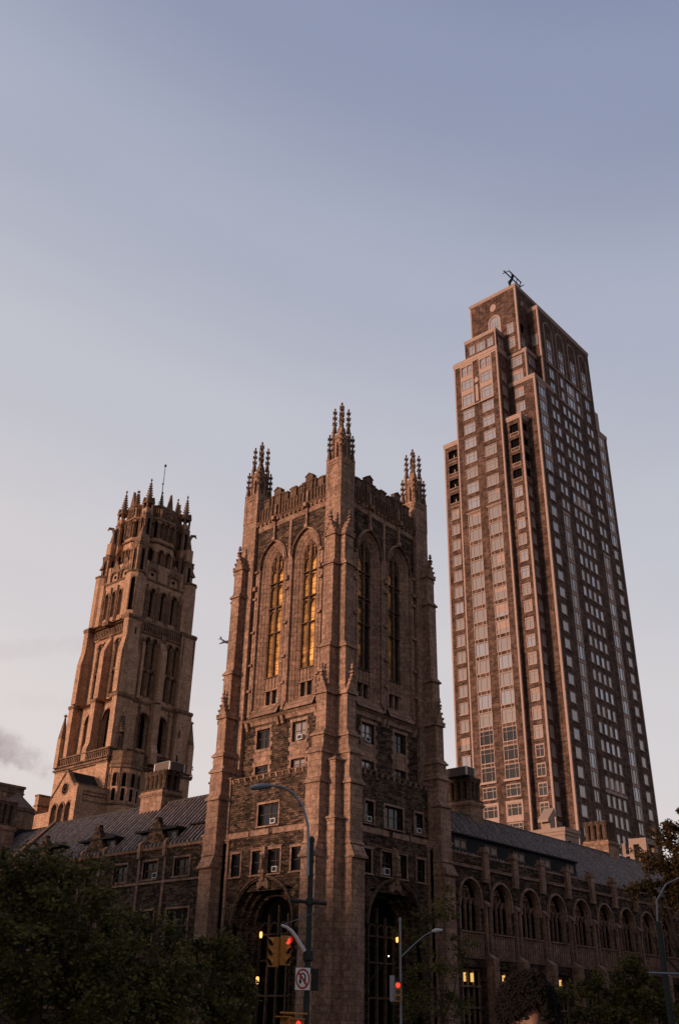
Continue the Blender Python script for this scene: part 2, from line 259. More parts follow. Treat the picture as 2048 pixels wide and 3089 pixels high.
def wall(b, F, U0, U1, Z0, Z1, d, holes, dep):
    """front sheet with openings; hole = (u0, u1, z0, zspring, rise) rise 0 = square head; reveals go back by dep"""
    us = sorted({U0, U1, *[x for h in holes for x in (h[0], h[1])]}); hs = [(h[0], h[1], h[2], h[3]+h[4]) for h in holes]
    for i in range(len(us)-1):
        ua, ub = us[i], us[i+1]; uc = (ua+ub)/2
        cuts = sorted([(h[2], h[3]) for h in hs if h[0] < uc < h[1]]); z = Z0
        for c0, c1 in cuts+[(Z1, Z1)]:
            if c0 > z+1e-6: b.poly([F.P(ua, z, d), F.P(ub, z, d), F.P(ub, c0, d), F.P(ua, c0, d)])
            z = max(z, c1)
    for h in holes:
        u0_, u1_, z0, zs, r = h[:5]; pts = [(u1_, z0), (u0_, z0)]
        if r:
            A = arc(u0_, u1_, zs, r); k = len(A)//2
            b.poly([F.P(u0_, zs+r, d)]+[F.P(*q, d) for q in A[k::-1]]); b.poly([F.P(u1_, zs+r, d)]+[F.P(*q, d) for q in A[k:]])
            loop = [(u1_, z0), (u0_, z0)]+A
        else: loop = [(u1_, z0), (u0_, z0), (u0_, zs), (u1_, zs)]
        for i in range(len(loop)):
            p, q = loop[i], loop[(i+1) % len(loop)]
            if p != q: b.poly([F.P(*p, d), F.P(*q, d), F.P(*q, d-dep), F.P(*p, d-dep)])
def obj(name, b, mt, parent=None, smooth=False):
    me = bpy.data.meshes.new(name); me.from_pydata(b.v, [], b.f); me.validate(); me.update(); me.materials.append(M[mt] if isinstance(mt, str) else mt)
    if smooth:
        for p in me.polygons: p.use_smooth = True
    o = bpy.data.objects.new(name, me); sc.collection.objects.link(o)
    if parent is not None: o.parent = parent; o.matrix_parent_inverse = Matrix.Translation(-Vector(ORG[parent.name]))
    return o
ORG = {}
def thing(name, label, cat, loc, group=None):
    o = bpy.data.objects.new(name, None); sc.collection.objects.link(o); o.location = loc; o.empty_display_size = .5
    o['label'] = label; o['category'] = cat
    if group: o['group'] = group
    ORG[o.name] = tuple(loc); return o
def child_org(o, p): ORG[o.name] = ORG[p.name]; return o
def part(name, b, mt, parent, label=None, kind=None, smooth=False):
    o = obj(name, b, mt, parent, smooth)
    if label: o['label'] = label
    if kind: o['kind'] = kind
    ORG[o.name] = ORG[parent.name]; 
    return o
def sub(name, b, mt, parent, kind=None):
    o = obj(name, b, mt); o.parent = parent; o.matrix_parent_inverse = parent.matrix_parent_inverse.copy() if False else Matrix.Identity(4)
    # the parent part carries the shift already; keep the sub-part at the same world place
    o.matrix_parent_inverse = Matrix.Identity(4)
    if kind: o['kind'] = kind
    return o
def struct(name, b, mt):
    o = obj(name, b, mt); o['kind'] = 'structure'; return o
def tag(o, label, cat, group=None):
    o['label'] = label; o['category'] = cat
    if group: o['group'] = group
    return o
# ------------------------------------------------------------------ ground
g = MB(); g.poly([(-6000, -6000, 0), (6000, -6000, 0), (6000, 6000, 0), (-6000, 6000, 0)]); struct('ground', g, 'earth')
g = MB(); g.poly([(-60, -60, .004), (400, -60, .004), (400, 40, .004), (-60, 40, .004)]); g.poly([(18, 40, .004), (46, 40, .004), (46, 400, .004), (18, 400, .004)]); struct('road', g, 'asphalt')
g = MB()
for x0, x1, y0, y1 in ((46, 52, 40, 400), (52, 400, 40, 47), (-60, 12, 1.2, 400)) : g.box(x0, x1, y0, y1, 0, .14)
struct('pavement', g, 'paving')
g = MB()
for i in range(12):
    g.box(20+i*2.2, 21.1+i*2.2, 35, 38.5, .006, .010)
    if i < 10: g.box(60+i*12, 63+i*12, 20, 20.15, .006, .010)
struct('road_markings', g, 'paint')
def shade_block(x0, x1, y0, y1, h, lab, fronts):  # unseen blocks added only to shade the street and lower walls
    o = thing('shading_block', lab, 'building', ((x0+x1)/2, (y0+y1)/2, 0), 'unseen blocks added for shade'); b = MB(); wm_ = MB(); b.box(x0, x1, y0, y1, 0, h); b.box(x0-.4, x1+.4, y0-.4, y1+.4, h, h+.9)
    for F, l_ in fronts:
        u = 2.5
        while u < l_-3:
            z = 4.5
            while z < h-3: fbox(wm_, F, u, u+1.4, z, z+2.0, -.1, .04); z += 3.7
            u += 3.6
    part('wall', b, 'brick', o); part('windows', wm_, 'glass', o, kind='stuff')
shade_block(-34, 4, 36, 89, 17, 'added brown brick block shading the left street corner, outside the picture', [(Fr(4, 36, (0, 1), (1, 0)), 53)])
shade_block(-34, 11, 92, 190, 23, 'added long brown brick block up the left street for shade, outside the picture', [(Fr(11, 92, (0, 1), (1, 0)), 98)])
shade_block(66, 190, -24, 20, 20, 'added long brown brick block across the street to the right for shade, outside the picture', [(Fr(66, 20, (1, 0), (0, 1)), 124), (Fr(66, -24, (0, 1), (-1, 0)), 44)])
# ================================================================== CENTRAL TOWER
EX, EY = 59.16, 53.85
T = thing('gothic_tower', 'square stone tower with pinnacled corners and tall golden windows, in the middle', 'tower', (EX+7, EY+7, 0))
FL = Fr(EX, EY, (0, 1), (-1, 0)); FR = Fr(EX, EY, (1, 0), (0, -1))
FBX = Fr(EX+14, EY, (0, 1), (1, 0)); FBY = Fr(EX, EY+14, (1, 0), (0, 1))
ARC = [(3.0, 6.5), (7.6, 11.1)]; CEN = [4.75, 9.35]
rub, lim, dk, par = MB(), MB(), MB(), MB(); win_jobs = []
for F in (FL, FR):
    D0 = -.4; DL = .7
    # upper rubble wall with the two great recesses
    wall(rub, F, 1.7, 12.3, 26.2, 47.4, D0, [(a-.02, b+.02, 26.9, 42.35, 2.3) for a, b in ARC], .1)
    wall(rub, F, 1.7, 12.3, 20.7, 26.2, D0, [(c-.85, c+.85, 23.35, 25.1, 0) for c in CEN]+[(c-.85, c+.85, 20.95, 21.75, 0) for c in CEN], .35)
    wall(rub, F, 1.6, 12.4, 0, 20.7, DL, [(5.75, 8.25, 16.15, 17.95, 0), (3.1, 4.25, 16.2, 17.95, 0) if F is FR else (3.1, 4.25, 16.2, 16.21, 0), (10.0, 11.15, 16.2, 17.95, 0) if F is FR else (10, 11.15, 16.2, 16.21, 0),
         (2.85, 3.95, 12.2, 14.05, 0), (10.15, 11.3, 12.2, 14.05, 0), (5.3, 6.75, 12.2, 14.1, 0), (7.25, 8.7, 12.2, 14.1, 0), (3.55, 10.45, 0, 8.3, 2.55)], .3)
    # quoined edges beside the recesses (limestone teeth set into the rubble)
    for a, b in ARC:
        # hood moulding and jamb shafts
        ring(lim, F, a, b, 42.35, 2.3, .17, D0-.05, D0+.20, 9, 27.2); ring(lim, F, a+.0, b-.0, 42.35, 2.3, .06, D0-.4, D0+.30, 9, 41.9)
        # splayed limestone jambs: opening a..b at D0 narrows to the window at D0-.6
        wa, wb = (a+b)/2-.98, (a+b)/2+.98; n_ = 9
        O = [(a, 27.2)]+arc(a, b, 42.35, 2.3, n_)+[(b, 27.2)]; I = [(wa, 27.6)]+arc(wa, wb, 42.0, 1.75, n_)+[(wb, 27.6)]
        for i in range(len(O)-1):
            for k in range(3):        # stepped splay in three hollows
                t0, t1 = k/3, (k+1)/3
                mixp = lambda p, q, t: (p[0]+(q[0]-p[0])*t, p[1]+(q[1]-p[1])*t)
                p0, p1 = mixp(O[i], I[i], t0), mixp(O[i+1], I[i+1], t0); q0, q1 = mixp(O[i], I[i], t1), mixp(O[i+1], I[i+1], t1)
                da, db = D0-.62*t0-.0, D0-.62*t1
                lim.poly([F.P(*p0, da), F.P(*p1, da), F.P(*q1, db+.03), F.P(*q0, db+.03)]); lim.poly([F.P(*q0, db+.03), F.P(*q1, db+.03), F.P(*q1, db), F.P(*q0, db)])
        # weathered sill running out of the recess
        lim.poly([F.P(a-.1, 26.35, D0+.42), F.P(b+.1, 26.35, D0+.42), F.P(wb, 27.6, D0-.62), F.P(wa, 27.6, D0-.62)])
        lim.poly([F.P(a-.1, 26.35, D0+.42), F.P(wa, 27.6, D0-.62), F.P(a-.1, 27.3, D0)]); lim.poly([F.P(b+.1, 26.35, D0+.42), F.P(wb, 27.6, D0-.62), F.P(b+.1, 27.3, D0)])
        c = (a+b)/2; win_jobs.append((F, c, D0-.62, F is FL, a > 5))
        # rib from apex of the arch up through the cornice into the parapet
        fbox(lim, F, c-.11, c+.11, 44.85, 49.0, D0, D0+.26); fbox(lim, F, c-.2, c+.2, 44.75, 45.15, D0, D0+.34); fbox(lim, F, c-.2, c+.2, 47.0, 47.45, D0+.2, D0+.62)
        # lantern-like crocket bosses on the pier strips at each side
    for u in (2.55, 7.05, 11.55):
        for uu in ((u-.14, u+.14),):
            fbox(lim, F, uu[0]-.02, uu[1]+.02, 26.6, 46.4 if u == 7.05 else 42.0, D0, D0+.14)
        for z in (41.6, 38.6, 35.0, 31.6, 29.0):
            if (z < 40 or u != 7.05): fbox(lim, F, u-.2, u+.2, z, z+.42, D0, D0+.38, .22)
        fbox(lim, F, u-.17, u+.17, 39.6, 40.3, D0, D0+.5, .3)
    for u in (6.78, 7.34, 2.83, 11.25):
        b_ = []; cx, cy, _ = F.P(u, 0, D0+.10); lim.lathe(cx, cy, [(.10, 27), (.10, 42.2)], 8)
    # ragged limestone quoins round recesses
    for (a, b) in ARC:
        for k in range(36):
            z = 27.4+k*.42
            if z > 42: break
            e_ = .14 if k % 2 else .02
            fbox(lim, F, a-.17-e_, a-.17, z, z+.40, D0, D0+.035); fbox(lim, F, b+.17, b+.17+e_, z, z+.40, D0, D0+.035)
    # cornice under the parapet
    fbox(lim, F, 1.9, 12.1, 46.45, 46.95, D0, D0+.06); fbox(lim, F, 1.9, 12.1, 46.95, 47.3, D0, D0+.14, 0, .1); fbox(lim, F, 1.9, 12.1, 47.3, 47.62, D0, D0+.48, .14, .3)
    for k in range(17): fbox(dk if False else lim, F, 2.2+k*.6, 2.4+k*.6, 47.08, 47.28, D0+.14, D0+.3)
    # string at 26.2 and ledge 20.6
    fbox(lim, F, 1.9, 12.1, 26.05, 26.33, D0, D0+.46, .12, .2); fbox(lim, F, 1.9, 12.1, 25.62, 26.05, D0, D0+.20, 0, .1)
    for u in (2.6, 6.75, 7.35, 11.4): fbox(lim, F, u-.16, u+.16, 25.2, 26.1, D0, D0+.5, .2, .25)
    fbox(lim, F, 1.6, 12.4, 20.55, 20.9, D0-.1, DL+.12, .25, .1)
    for k in range(13):
        u = 2.2+k*.8; fbox(lim, F, u-.1, u+.1, 20.2, 20.55, DL, DL+.18, 0, .12)
    # window dressings at 21-25: quoined limestone panel
    for c in CEN:
        fbox(lim, F, c-1.0, c+1.0, 21.78, 23.32, D0-.1, D0+.05); fbox(lim, F, c-1.12, c+1.12, 25.12, 25.4, D0-.1, D0+.10)
        for s in (-1, 1):
            for k in range(10):
                z = 20.9+k*.42; e_ = .10 if k % 2 else .30
                lo, hi = sorted((c+s*.86, c+s*(.95+e_))); fbox(lim, F, lo, hi, z, z+.41, D0-.1, D0+.06)
    # band at 15.6 and dressed frames of the lower windows
    fbox(lim, F, 1.7, 6.3, 15.35, 15.95, DL-.1, DL+.09, .12); fbox(lim, F, 6.8, 9.1, 15.35, 15.95, DL-.1, DL+.09, .12); fbox(lim, F, 9.3, 12.3, 15.35, 15.95, DL-.1, DL+.09, .12)
    def frame(b, u0, u1, z0, z1, d, t=.17, pr=.08, sill=.1):
        fbox(b, F, u0-t, u0, z0, z1, d-.3, d+pr); fbox(b, F, u1, u1+t, z0, z1, d-.3, d+pr)
        fbox(b, F, u0-t, u1+t, z1, z1+t*1.15, d-.3, d+pr+.04); fbox(b, F, u0-t-.04, u1+t+.04, z0-t, z0, d-.3, d+pr+sill, .05)
    frame(lim, 5.75, 8.25, 16.15, 17.95, DL)
    if F is FR: frame(lim, 3.1, 4.25, 16.2, 17.95, DL); frame(lim, 10.0, 11.15, 16.2, 17.95, DL)
    frame(lim, 2.85, 3.95, 12.2, 14.05, DL); frame(lim, 10.15, 11.3, 12.2, 14.05, DL)
    frame(lim, 5.3, 6.75, 12.2, 14.1, DL); frame(lim, 7.25, 8.7, 12.2, 14.1, DL)
    fbox(lim, F, 4.9, 9.1, 14.3, 14.42, DL, DL+.22, .06)
    # portal: deep stepped arch with an ogee hood and a figure niche
    steps = [(3.55, 10.45, 2.55, DL), (3.95, 10.05, 2.35, DL-.45), (4.35, 9.65, 2.1, DL-.9), (4.75, 9.25, 1.9, DL-1.35)]
    for (a, b, h, d) in steps: ring(rub, F, a, b, 8.3, h, .16 if a < 3.6 else .42, d-.45, d+(.22 if a < 3.6 else 0), 9, 0)
    hd_ = MB(); ring(hd_, F, 3.38, 10.62, 8.3, 2.75, .11, DL, DL+.30, 9); part('portal_hood', hd_, 'limedark', T)
    for s in (-1, 1):
        for k in range(3):            # ogee flick
            fbox(lim, F, 7+s*(.14+.2*k)-.12, 7+s*(.14+.2*k)+.12, 11.2-.12*k, 12.0-.22*k, DL, DL+.3)
    fbox(lim, F, 6.82, 7.18, 11.6, 14.6, DL, DL+.42, .3); fbox(lim, F, 6.7, 7.3, 12.2, 12.5, DL, DL+.55); fbox(lim, F, 6.72, 7.28, 13.7, 14.15, DL, DL+.5, .25)
    fig = F.P(7, 0, DL+.5); lim.lathe(fig[0], fig[1], [(.16, 12.5), (.2, 12.7), (.15, 13.2), (.17, 13.4), (.06, 13.5), (.1, 13.58), (.09, 13.72), (.02, 13.8)], 8)
    # parapet: pierced battlement with stepped merlons
    PD = D0+.02
    fbox(par, F, 1.9, 12.1, 47.6, 49.15, PD-.5, PD)
    mer = [(2.1, .8, 49.95), (3.15, .8, 49.95), (5.95, .7, 49.95), (7.05, .9, 50.15), (8.15, .7, 49.95), (10.95, .8, 49.95)]
    for c, wd, z1 in mer: fbox(par, F, c-wd/2, c+wd/2, 49.15, z1, PD-.45, PD); fbox(par, F, c-wd/2-.07, c+wd/2+.07, z1, z1+.14, PD-.5, PD+.07); fbox(par, F, c-wd/2+.1, c+wd/2-.1, z1+.14, z1+.3, PD-.4, PD-.05)
    for c in CEN:
        fbox(par, F, c-.95, c+.95, 49.15, 50.15, PD-.45, PD); fbox(par, F, c-1.0, c+1.0, 50.15, 50.3, PD-.5, PD+.07)
        P = F.P; par.prism([P(c-.5, 50.3, PD+.05), P(c+.5, 50.3, PD+.05), P(c+.5, 50.85, PD+.05), P(c, 51.12, PD+.05), P(c-.5, 50.85, PD+.05)], F.D(-.5))
        par.prism([P(c-.6, 50.82, PD+.12), P(c-.5, 50.78, PD+.12), P(c, 51.06, PD+.12), P(c+.5, 50.78, PD+.12), P(c+.6, 50.82, PD+.12), P(c, 51.2, PD+.12)], F.D(-.6))
        for s in (-1, 1): fbox(par, F, c+s*.55-.05, c+s*.55+.05, 47.62, 50.15, PD, PD+.17)
    k = 0; u = 2.1
    while u < 11.95:                      # blind tracery panels
        if min(abs(u-c) for c in CEN) > .2: fbox(par, F, u-.045, u+.045, 47.62, 49.1, PD, PD+.11)
        ring(par, F, u+.06, u+.36, 48.75, .2, .05, PD, PD+.08, 3); u += .42
# hidden sides, plain
for F in (FBX, FBY): fbox(rub, F, .5, 13.5, 0, 47.6, -.9, -.4); fbox(par, F, 1.9, 12.1, 47.6, 49.9, -.9, -.4)
obj_w = part('rubble_wall', rub, 'rubble', T); part('parapet', par, 'limedark', T, 'battlemented parapet with pierced panels')
r_ = MB(); r_.box(EX+.9, EX+13.1, EY+.9, EY+13.1, 46.8, 47.2); part('flat_roof', r_, 'roof', T)
# corner buttresses
def corner_tower(ox, oy, sx, sy):
    """one corner; local axes point inwards (sx, sy); all stages from the photograph"""
    b = MB()
    def bx(a0, a1, c0, c1, z0, z1, t=0):
        xs = sorted((ox+sx*a0, ox+sx*a1)); ys = sorted((oy+sy*c0, oy+sy*c1)); b.box(xs[0], xs[1], ys[0], ys[1], z0, z1, t)
    def drip(a0, a1, c0, c1, z, e_=.10): bx(a0-e_*1.5, a1+e_*1.5, c0-e_*1.5, c1+e_*1.5, z, z+.18, .05); bx(a0-e_*.5, a1+e_*.5, c0-e_*.5, c1+e_*.5, z-.16, z)
    def shed(a0, a1, c0, c1, z0, z1, face, e0):      # sloped weathering on the outer face of a buttress
        P = lambda a, c, z: (ox+sx*a, oy+sy*c, z)
        if face == 'a': b.hexa([P(-e0, c0, z0), P(0, c0, z0), P(0, c1, z0), P(-e0, c1, z0), P(-.02-a0, c0, z1), P(0, c0, z1), P(0, c1, z1), P(-.02-a0, c1, z1)])
        else: b.hexa([P(a1, -e0, z0), P(a1, 0, z0), P(c1, 0, z0), P(c1, -e0, z0), P(a1, -.02-a0, z1), P(a1, 0, z1), P(c1, 0, z1), P(c1, -.02-a0, z1)])
    # square body
    bx(0, 2.0, 0, 2.0, 0, 48.0); bx(.02, 1.98, .02, 1.98, 48, 51.3)
    drip(.06, 1.94, .06, 1.94, 47.85, .07)
    for a, c in ((0, 0), (1.66, 0), (0, 1.66), (1.66, 1.66)): bx(a-.03, a+.37, c-.03, c+.37, 47.9, 51.5); bx(a-.07, a+.41, c-.07, c+.41, 51.3, 51.62, .1)
    for (a0, a1, c0, c1) in ((.36, 1.64, -.06, .1), (.36, 1.64, 1.9, 2.06), (-.06, .1, .36, 1.64), (1.9, 2.06, .36, 1.64)): bx(a0, a1, c0, c1, 50.6, 50.76)
    bx(-.02, 2.02, -.02, 2.02, 51.0, 51.25, .22)
    # second tier
    bx(.42, 1.58, .42, 1.58, 51.0, 54.4); bx(.36, 1.64, .36, 1.64, 53.9, 54.15)
    for a, c in ((.42, .42), (1.58, .42), (.42, 1.58), (1.58, 1.58)): bx(a-.13, a+.13, c-.13, c+.13, 51.0, 54.9)
    for (a, c) in ((1, .3), (.3, 1), (1, 1.7), (1.7, 1)): bx(a-.12, a+.12, c-.12, c+.12, 51.0, 52.9); bx(a-.12, a+.12, c-.12, c+.12, 52.9, 53.4, .1)
    bx(.62, 1.38, .62, 1.38, 54.4, 55.4, .12)
    # buttresses A (towards -a) and B (towards -c): (z0, z1, projection, width)
    st = [(39.1, 42.9, .68, 1.15), (30.9, 39.1, .83, 1.15), (26.5, 30.9, 1.0, 1.15), (22.8, 26.5, 1.28, 1.15), (21.3, 22.8, 1.48, 1.35), (18.8, 21.3, 1.66, 1.6), (14.2, 18.8, 1.80, 1.6), (0, 12.9, 2.05, 1.6)]
    for i, (z0, z1, p, wd) in enumerate(st):
        bx(-p, 0, 0, wd, z0, z1); bx(0, wd, -p, 0, z0, z1)
        if i and i < 7:
            q = st[i-1][2]; e_ = p+.17
            P = lambda a, c, z: (ox+sx*a, oy+sy*c, z)
            for sw in (0, 1):
                g_ = (lambda a, c, z: P(a, c, z)) if not sw else (lambda a, c, z: P(c, a, z))
                b.hexa([g_(-e_, -.15, z1-.02), g_(.0, -.15, z1-.02), g_(.0, wd+.15, z1-.02), g_(-e_, wd+.15, z1-.02), g_(-e_, -.15, z1+.16), g_(0, -.15, z1+.16), g_(0, wd+.15, z1+.16), g_(-e_, wd+.15, z1+.16)])
                b.hexa([g_(-e_+.04, -.10, z1+.16), g_(.0, -.10, z1+.16), g_(.0, wd+.10, z1+.16), g_(-e_+.04, wd+.10, z1+.16), g_(-q, 0, z1+.55), g_(0, 0, z1+.55), g_(0, wd, z1+.55), g_(-q, wd, z1+.55)])
    # projecting weathered block 12.9 - 14.2
    for sw in (0, 1):
        P = lambda a, c, z: (ox+sx*a, oy+sy*c, z)
        g_ = (lambda a, c, z: P(a, c, z)) if not sw else (lambda a, c, z: P(c, a, z))
        b.hexa([g_(-2.35, -.08, 12.9), g_(0, -.08, 12.9), g_(0, 1.68, 12.9), g_(-2.35, 1.68, 12.9), g_(-2.35, -.08, 13.1), g_(0, -.08, 13.1), g_(0, 1.68, 13.1), g_(-2.35, 1.68, 13.1)])
        b.hexa([g_(-2.3, -.02, 13.1), g_(0, -.02, 13.1), g_(0, 1.62, 13.1), g_(-2.3, 1.62, 13.1), g_(-1.82, 0, 14.0), g_(0, 0, 14.0), g_(0, 1.6, 14.0), g_(-1.82, 1.6, 14.0)])
        b.hexa([g_(-1.95, -.05, 14.0), g_(0, -.05, 14.0), g_(0, 1.65, 14.0), g_(-1.95, 1.65, 14.0), g_(-1.9, -.05, 14.2), g_(0, -.05, 14.2), g_(0, 1.65, 14.2), g_(-1.9, 1.65, 14.2)])
        # gablets: peak at 43.4-44.5 and at 28
        for (z0, pk, p, wd, up_) in ((42.3, 43.9, .68, 1.15, 1), (26.6, 28.2, 1.28, 1.15, 0)):
            b.hexa([g_(-p-.10, -.08, z0), g_(0, -.08, z0), g_(0, wd+.08, z0), g_(-p-.10, wd+.08, z0), g_(-p-.1, wd/2-.04, pk), g_(.1, wd/2-.04, pk), g_(.1, wd/2+.04, pk), g_(-p-.1, wd/2+.04, pk)])
            b.hexa([g_(-p-.16, -.16, z0-.12), g_(0, -.16, z0-.12), g_(0, wd+.16, z0-.12), g_(-p-.16, wd+.16, z0-.12), g_(-p-.16, -.16, z0+.05), g_(0, -.16, z0+.05), g_(0, wd+.16, z0+.05), g_(-p-.16, wd+.16, z0+.05)])
            for t_ in (0, 1, 2, 3):
                for s_ in (-1, 1):
                    cc = wd/2+s_*(wd/2+.04)*(1-t_/3.4); zz = z0+.1+(pk-z0)*t_/3.4
                    b.hexa([g_(-p-.2, cc-.09, zz), g_(-p+.1, cc-.09, zz), g_(-p+.1, cc+.09, zz), g_(-p-.2, cc+.09, zz), g_(-p-.22, cc-.07, zz+.2), g_(-p+.1, cc-.07, zz+.2), g_(-p+.1, cc+.07, zz+.2), g_(-p-.22, cc+.07, zz+.2)])
            h_ = wd/2
            for (e2, za, zb) in ((.07, pk-.1, pk+.9), (.20, pk+.22, pk+.40), (.14, pk+.62, pk+.78), (.10, pk+.85, pk+1.05)):
                b.hexa([g_(-p-.05-e2, h_-e2, za), g_(-p-.05+e2, h_-e2, za), g_(-p-.05+e2, h_+e2, za), g_(-p-.05-e2, h_+e2, za), g_(-p-.05-e2*.8, h_-e2*.8, zb), g_(-p-.05+e2*.8, h_-e2*.8, zb), g_(-p-.05+e2*.8, h_+e2*.8, zb), g_(-p-.05-e2*.8, h_+e2*.8, zb)])
    # wide body below 21, capped
    bx(-.86, 2.02, -.86, 2.02, 0, 20.7); drip(-.86, 2.02, -.86, 2.02, 20.62, .12); bx(-.80, 2.0, -.80, 2.0, 20.78, 21.3, .55)
    bx(-1.05, .3, -1.05, .3, 0, 15.9); drip(-1.05, .3, -1.05, .3, 15.85, .12); bx(-1.0, .3, -1.0, .3, 15.98, 16.5, .25)
    bx(-.86, 2.3, .8, 2.3, 0, 15.2); drip(-.86, 2.3, .8, 2.3, 15.2, .1)
    bx(.8, 2.3, -.86, 2.3, 0, 15.2); drip(.8, 2.3, -.86, 2.3, 15.2, .1)
    return b
def finial(b, x, y, z, h, s=1.0):
    """slender spirelet with three tiers of crockets and a cross"""
    def bb(r, z0, z1, t=0): b.box(x-r, x+r, y-r, y+r, z0, z1, t)
    bb(.17*s, z, z+h*.28, .06*s); bb(.085*s, z+h*.28, z+h*.94, .03*s)
    for k, f in enumerate((.34, .57, .80)):
        zz = z+h*f; r = (.30-.03*k)*s
        b.box(x-r, x+r, y-.045*s, y+.045*s, zz, zz+.10*s); b.box(x-.045*s, x+.045*s, y-r, y+r, zz, zz+.10*s)
        for d in (-1, 1):
            b.box(x+d*r-.035*s, x+d*r+.035*s, y-.045*s, y+.045*s, zz-.02, zz+.17*s, .012); b.box(x-.045*s, x+.045*s, y+d*r-.035*s, y+d*r+.035*s, zz-.02, zz+.17*s, .012)
    b.lathe(x, y, [(.04*s, z+h*.92), (.10*s, z+h*.95), (.11*s, z+h*.98), (.03*s, z+h*1.02)], 6)
for ox, oy, sx, sy in ((EX, EY, 1, 1), (EX, EY+14, 1, -1), (EX+14, EY, -1, 1), (EX+14, EY+14, -1, -1)):
    part('corner_buttress', corner_tower(ox, oy, sx, sy), 'lime', T)
    p = MB()
    for a, c in ((.17, .17), (1.83, .17), (.17, 1.83), (1.83, 1.83)): finial(p, ox+sx*a, oy+sy*c, 51.55, 2.95)
    for a, c in ((.50, .50), (1.50, .50), (.50, 1.50), (1.50, 1.50)): finial(p, ox+sx*a, oy+sy*c, 54.8, 3.0)
    finial(p, ox+sx, oy+sy, 55.2, 3.4, 1.15)
    part('pinnacle_cluster', p, 'limedark', T)
part('stone_dressing', lim, 'lime', T, 'pale limestone mouldings and window surrounds')
# tall windows
def lights(F, c, d, hw, z0, z1, n, mull, mt_, tr=(), heads=True, gd=.18, jamb=.12, thick=.16, arched=0):
    """traceried frame and its glass; returns (frame, pane)"""
    fr, pn = MB(), MB()
    if arched: pn.poly([F.P(u, z, d-gd) for u, z in apoly(c-hw, c+hw, z0, z1, arched)])
    else: pn.poly([F.P(c-hw, z0, d-gd), F.P(c+hw, z0, d-gd), F.P(c+hw, z1, d-gd), F.P(c-hw, z1, d-gd)])
    fbox(fr, F, c-hw, c-hw+jamb, z0, z1, d-gd, d); fbox(fr, F, c+hw-jamb, c+hw, z0, z1, d-gd, d)
    for k in range(1, n): u = c-hw+2*hw*k/n; fbox(fr, F, u-mull/2, u+mull/2, z0, z1+(arched*.6 if arched and k*2 == n else 0), d-gd, d+.04)
    for z in tr: fbox(fr, F, c-hw, c+hw, z, z+thick, d-gd, d+.12, .06)
    if heads:
        wv = 2*hw/n
        for z in heads:
            for k in range(n):
                a = c-hw+wv*k+mull/2; ring(fr, F, a+.05, a+wv-mull-.05, z, wv*.45, .07, d-gd, d-.03, 3)
    return fr, pn
for (F, c, d, left, far) in win_jobs:
    fr, pn = lights(F, c, d, .98, 30.4, 42.0, 2, .25, 'gold', (40.2, 37.5, 34.8, 30.3), (41.3, 39.5, 36.8), .26, .15, .13)
    # reticulated head
    I = arc(c-.98, c+.98, 42.0, 1.75, 9); pn.poly([F.P(u, z, d-.30) for u, z in I])
    ring(fr, F, c-.84, c+.84, 42.0, 1.55, .14, d-.34, d, 9); fbox(fr, F, c-.17, c+.17, 42.0, 43.5, d-.34, d+.03); fbox(fr, F, c-.7, c+.7, 43.15, 43.27, d-.3, d+.04)
    for u in (-.56, .56): fbox(fr, F, c+u-.05, c+u+.05, 41.7, 43.1, d-.3, d); 
    for u in (-.75, -.37, .19, .57): ring(fr, F, c+u, c+u+.2, 42.75, .16, .05, d-.3, d-.03, 3)
    o = part('window', fr, 'limedark', T)
    for s_ in (0, 1):
        ph_ = MB(); ua, ub = (c-.98, c) if s_ == 0 else (c, c+.98); ph_.poly([F.P(ua, 30.4, d-.25), F.P(ub, 30.4, d-.25), F.P(ub, 42.0, d-.25), F.P(ua, 42.0, d-.25)])
        if s_ == 0: ph_.poly([F.P(u, z, d-.25) for u, z in I])
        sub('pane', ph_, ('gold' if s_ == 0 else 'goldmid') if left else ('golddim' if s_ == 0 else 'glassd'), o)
    # spandrel panel and the small two-light window beneath
    sp_, pn2 = MB(), MB(); fbox(sp_, F, c-.98, c+.98, 29.1, 30.3, d-.34, d-.02)
    for k in range(5): u = c-.9+k*.45; fbox(sp_, F, u-.04, u+.04, 29.15, 30.25, d-.02, d+.06)
    fbox(sp_, F, c-.98, c+.98, 27.45, 27.6, d-.34, d+.1); fbox(sp_, F, c-.98, c+.98, 28.95, 29.1, d-.34, d+.14, .05)
    for s in (-.86, 0, .86): fbox(sp_, F, c+s-.13, c+s+.13, 27.6, 28.95, d-.34, d-.02)
    pn2.poly([F.P(c-.98, 27.5, d-.3), F.P(c+.98, 27.5, d-.3), F.P(c+.98, 29, d-.3), F.P(c-.98, 29, d-.3)])
    o = part('window', sp_, 'lime', T, 'small two light window under a tall one'); sub('pane', pn2, 'glass', o)
def casement(F, u0, u1, z0, z1, d, n, frm='wframe', pane='glass', parent=T, tr=None, t=.07, gd=.07, cut=0):
    fr, pn = MB(), MB(); pn.poly([F.P(u0, z0, d), F.P(u1, z0, d), F.P(u1, z1, d), F.P(u0, z1, d)])
    for k in range(n+1): u = u0+(u1-u0)*k/n; fbox(fr, F, max(u0, u-t/2), min(u1, u+t/2), z0, z1, d, d+gd)
    for z in (z0, z1-t): fbox(fr, F, u0, u1, z, z+t, d, d+gd+.01)
    if tr:
        for z in tr: fbox(fr, F, u0, u1, z-t*.35, z+t*.35, d, d+gd-.012)
    o = part('window', fr, frm, parent); sub('pane', pn, pane, o); return o
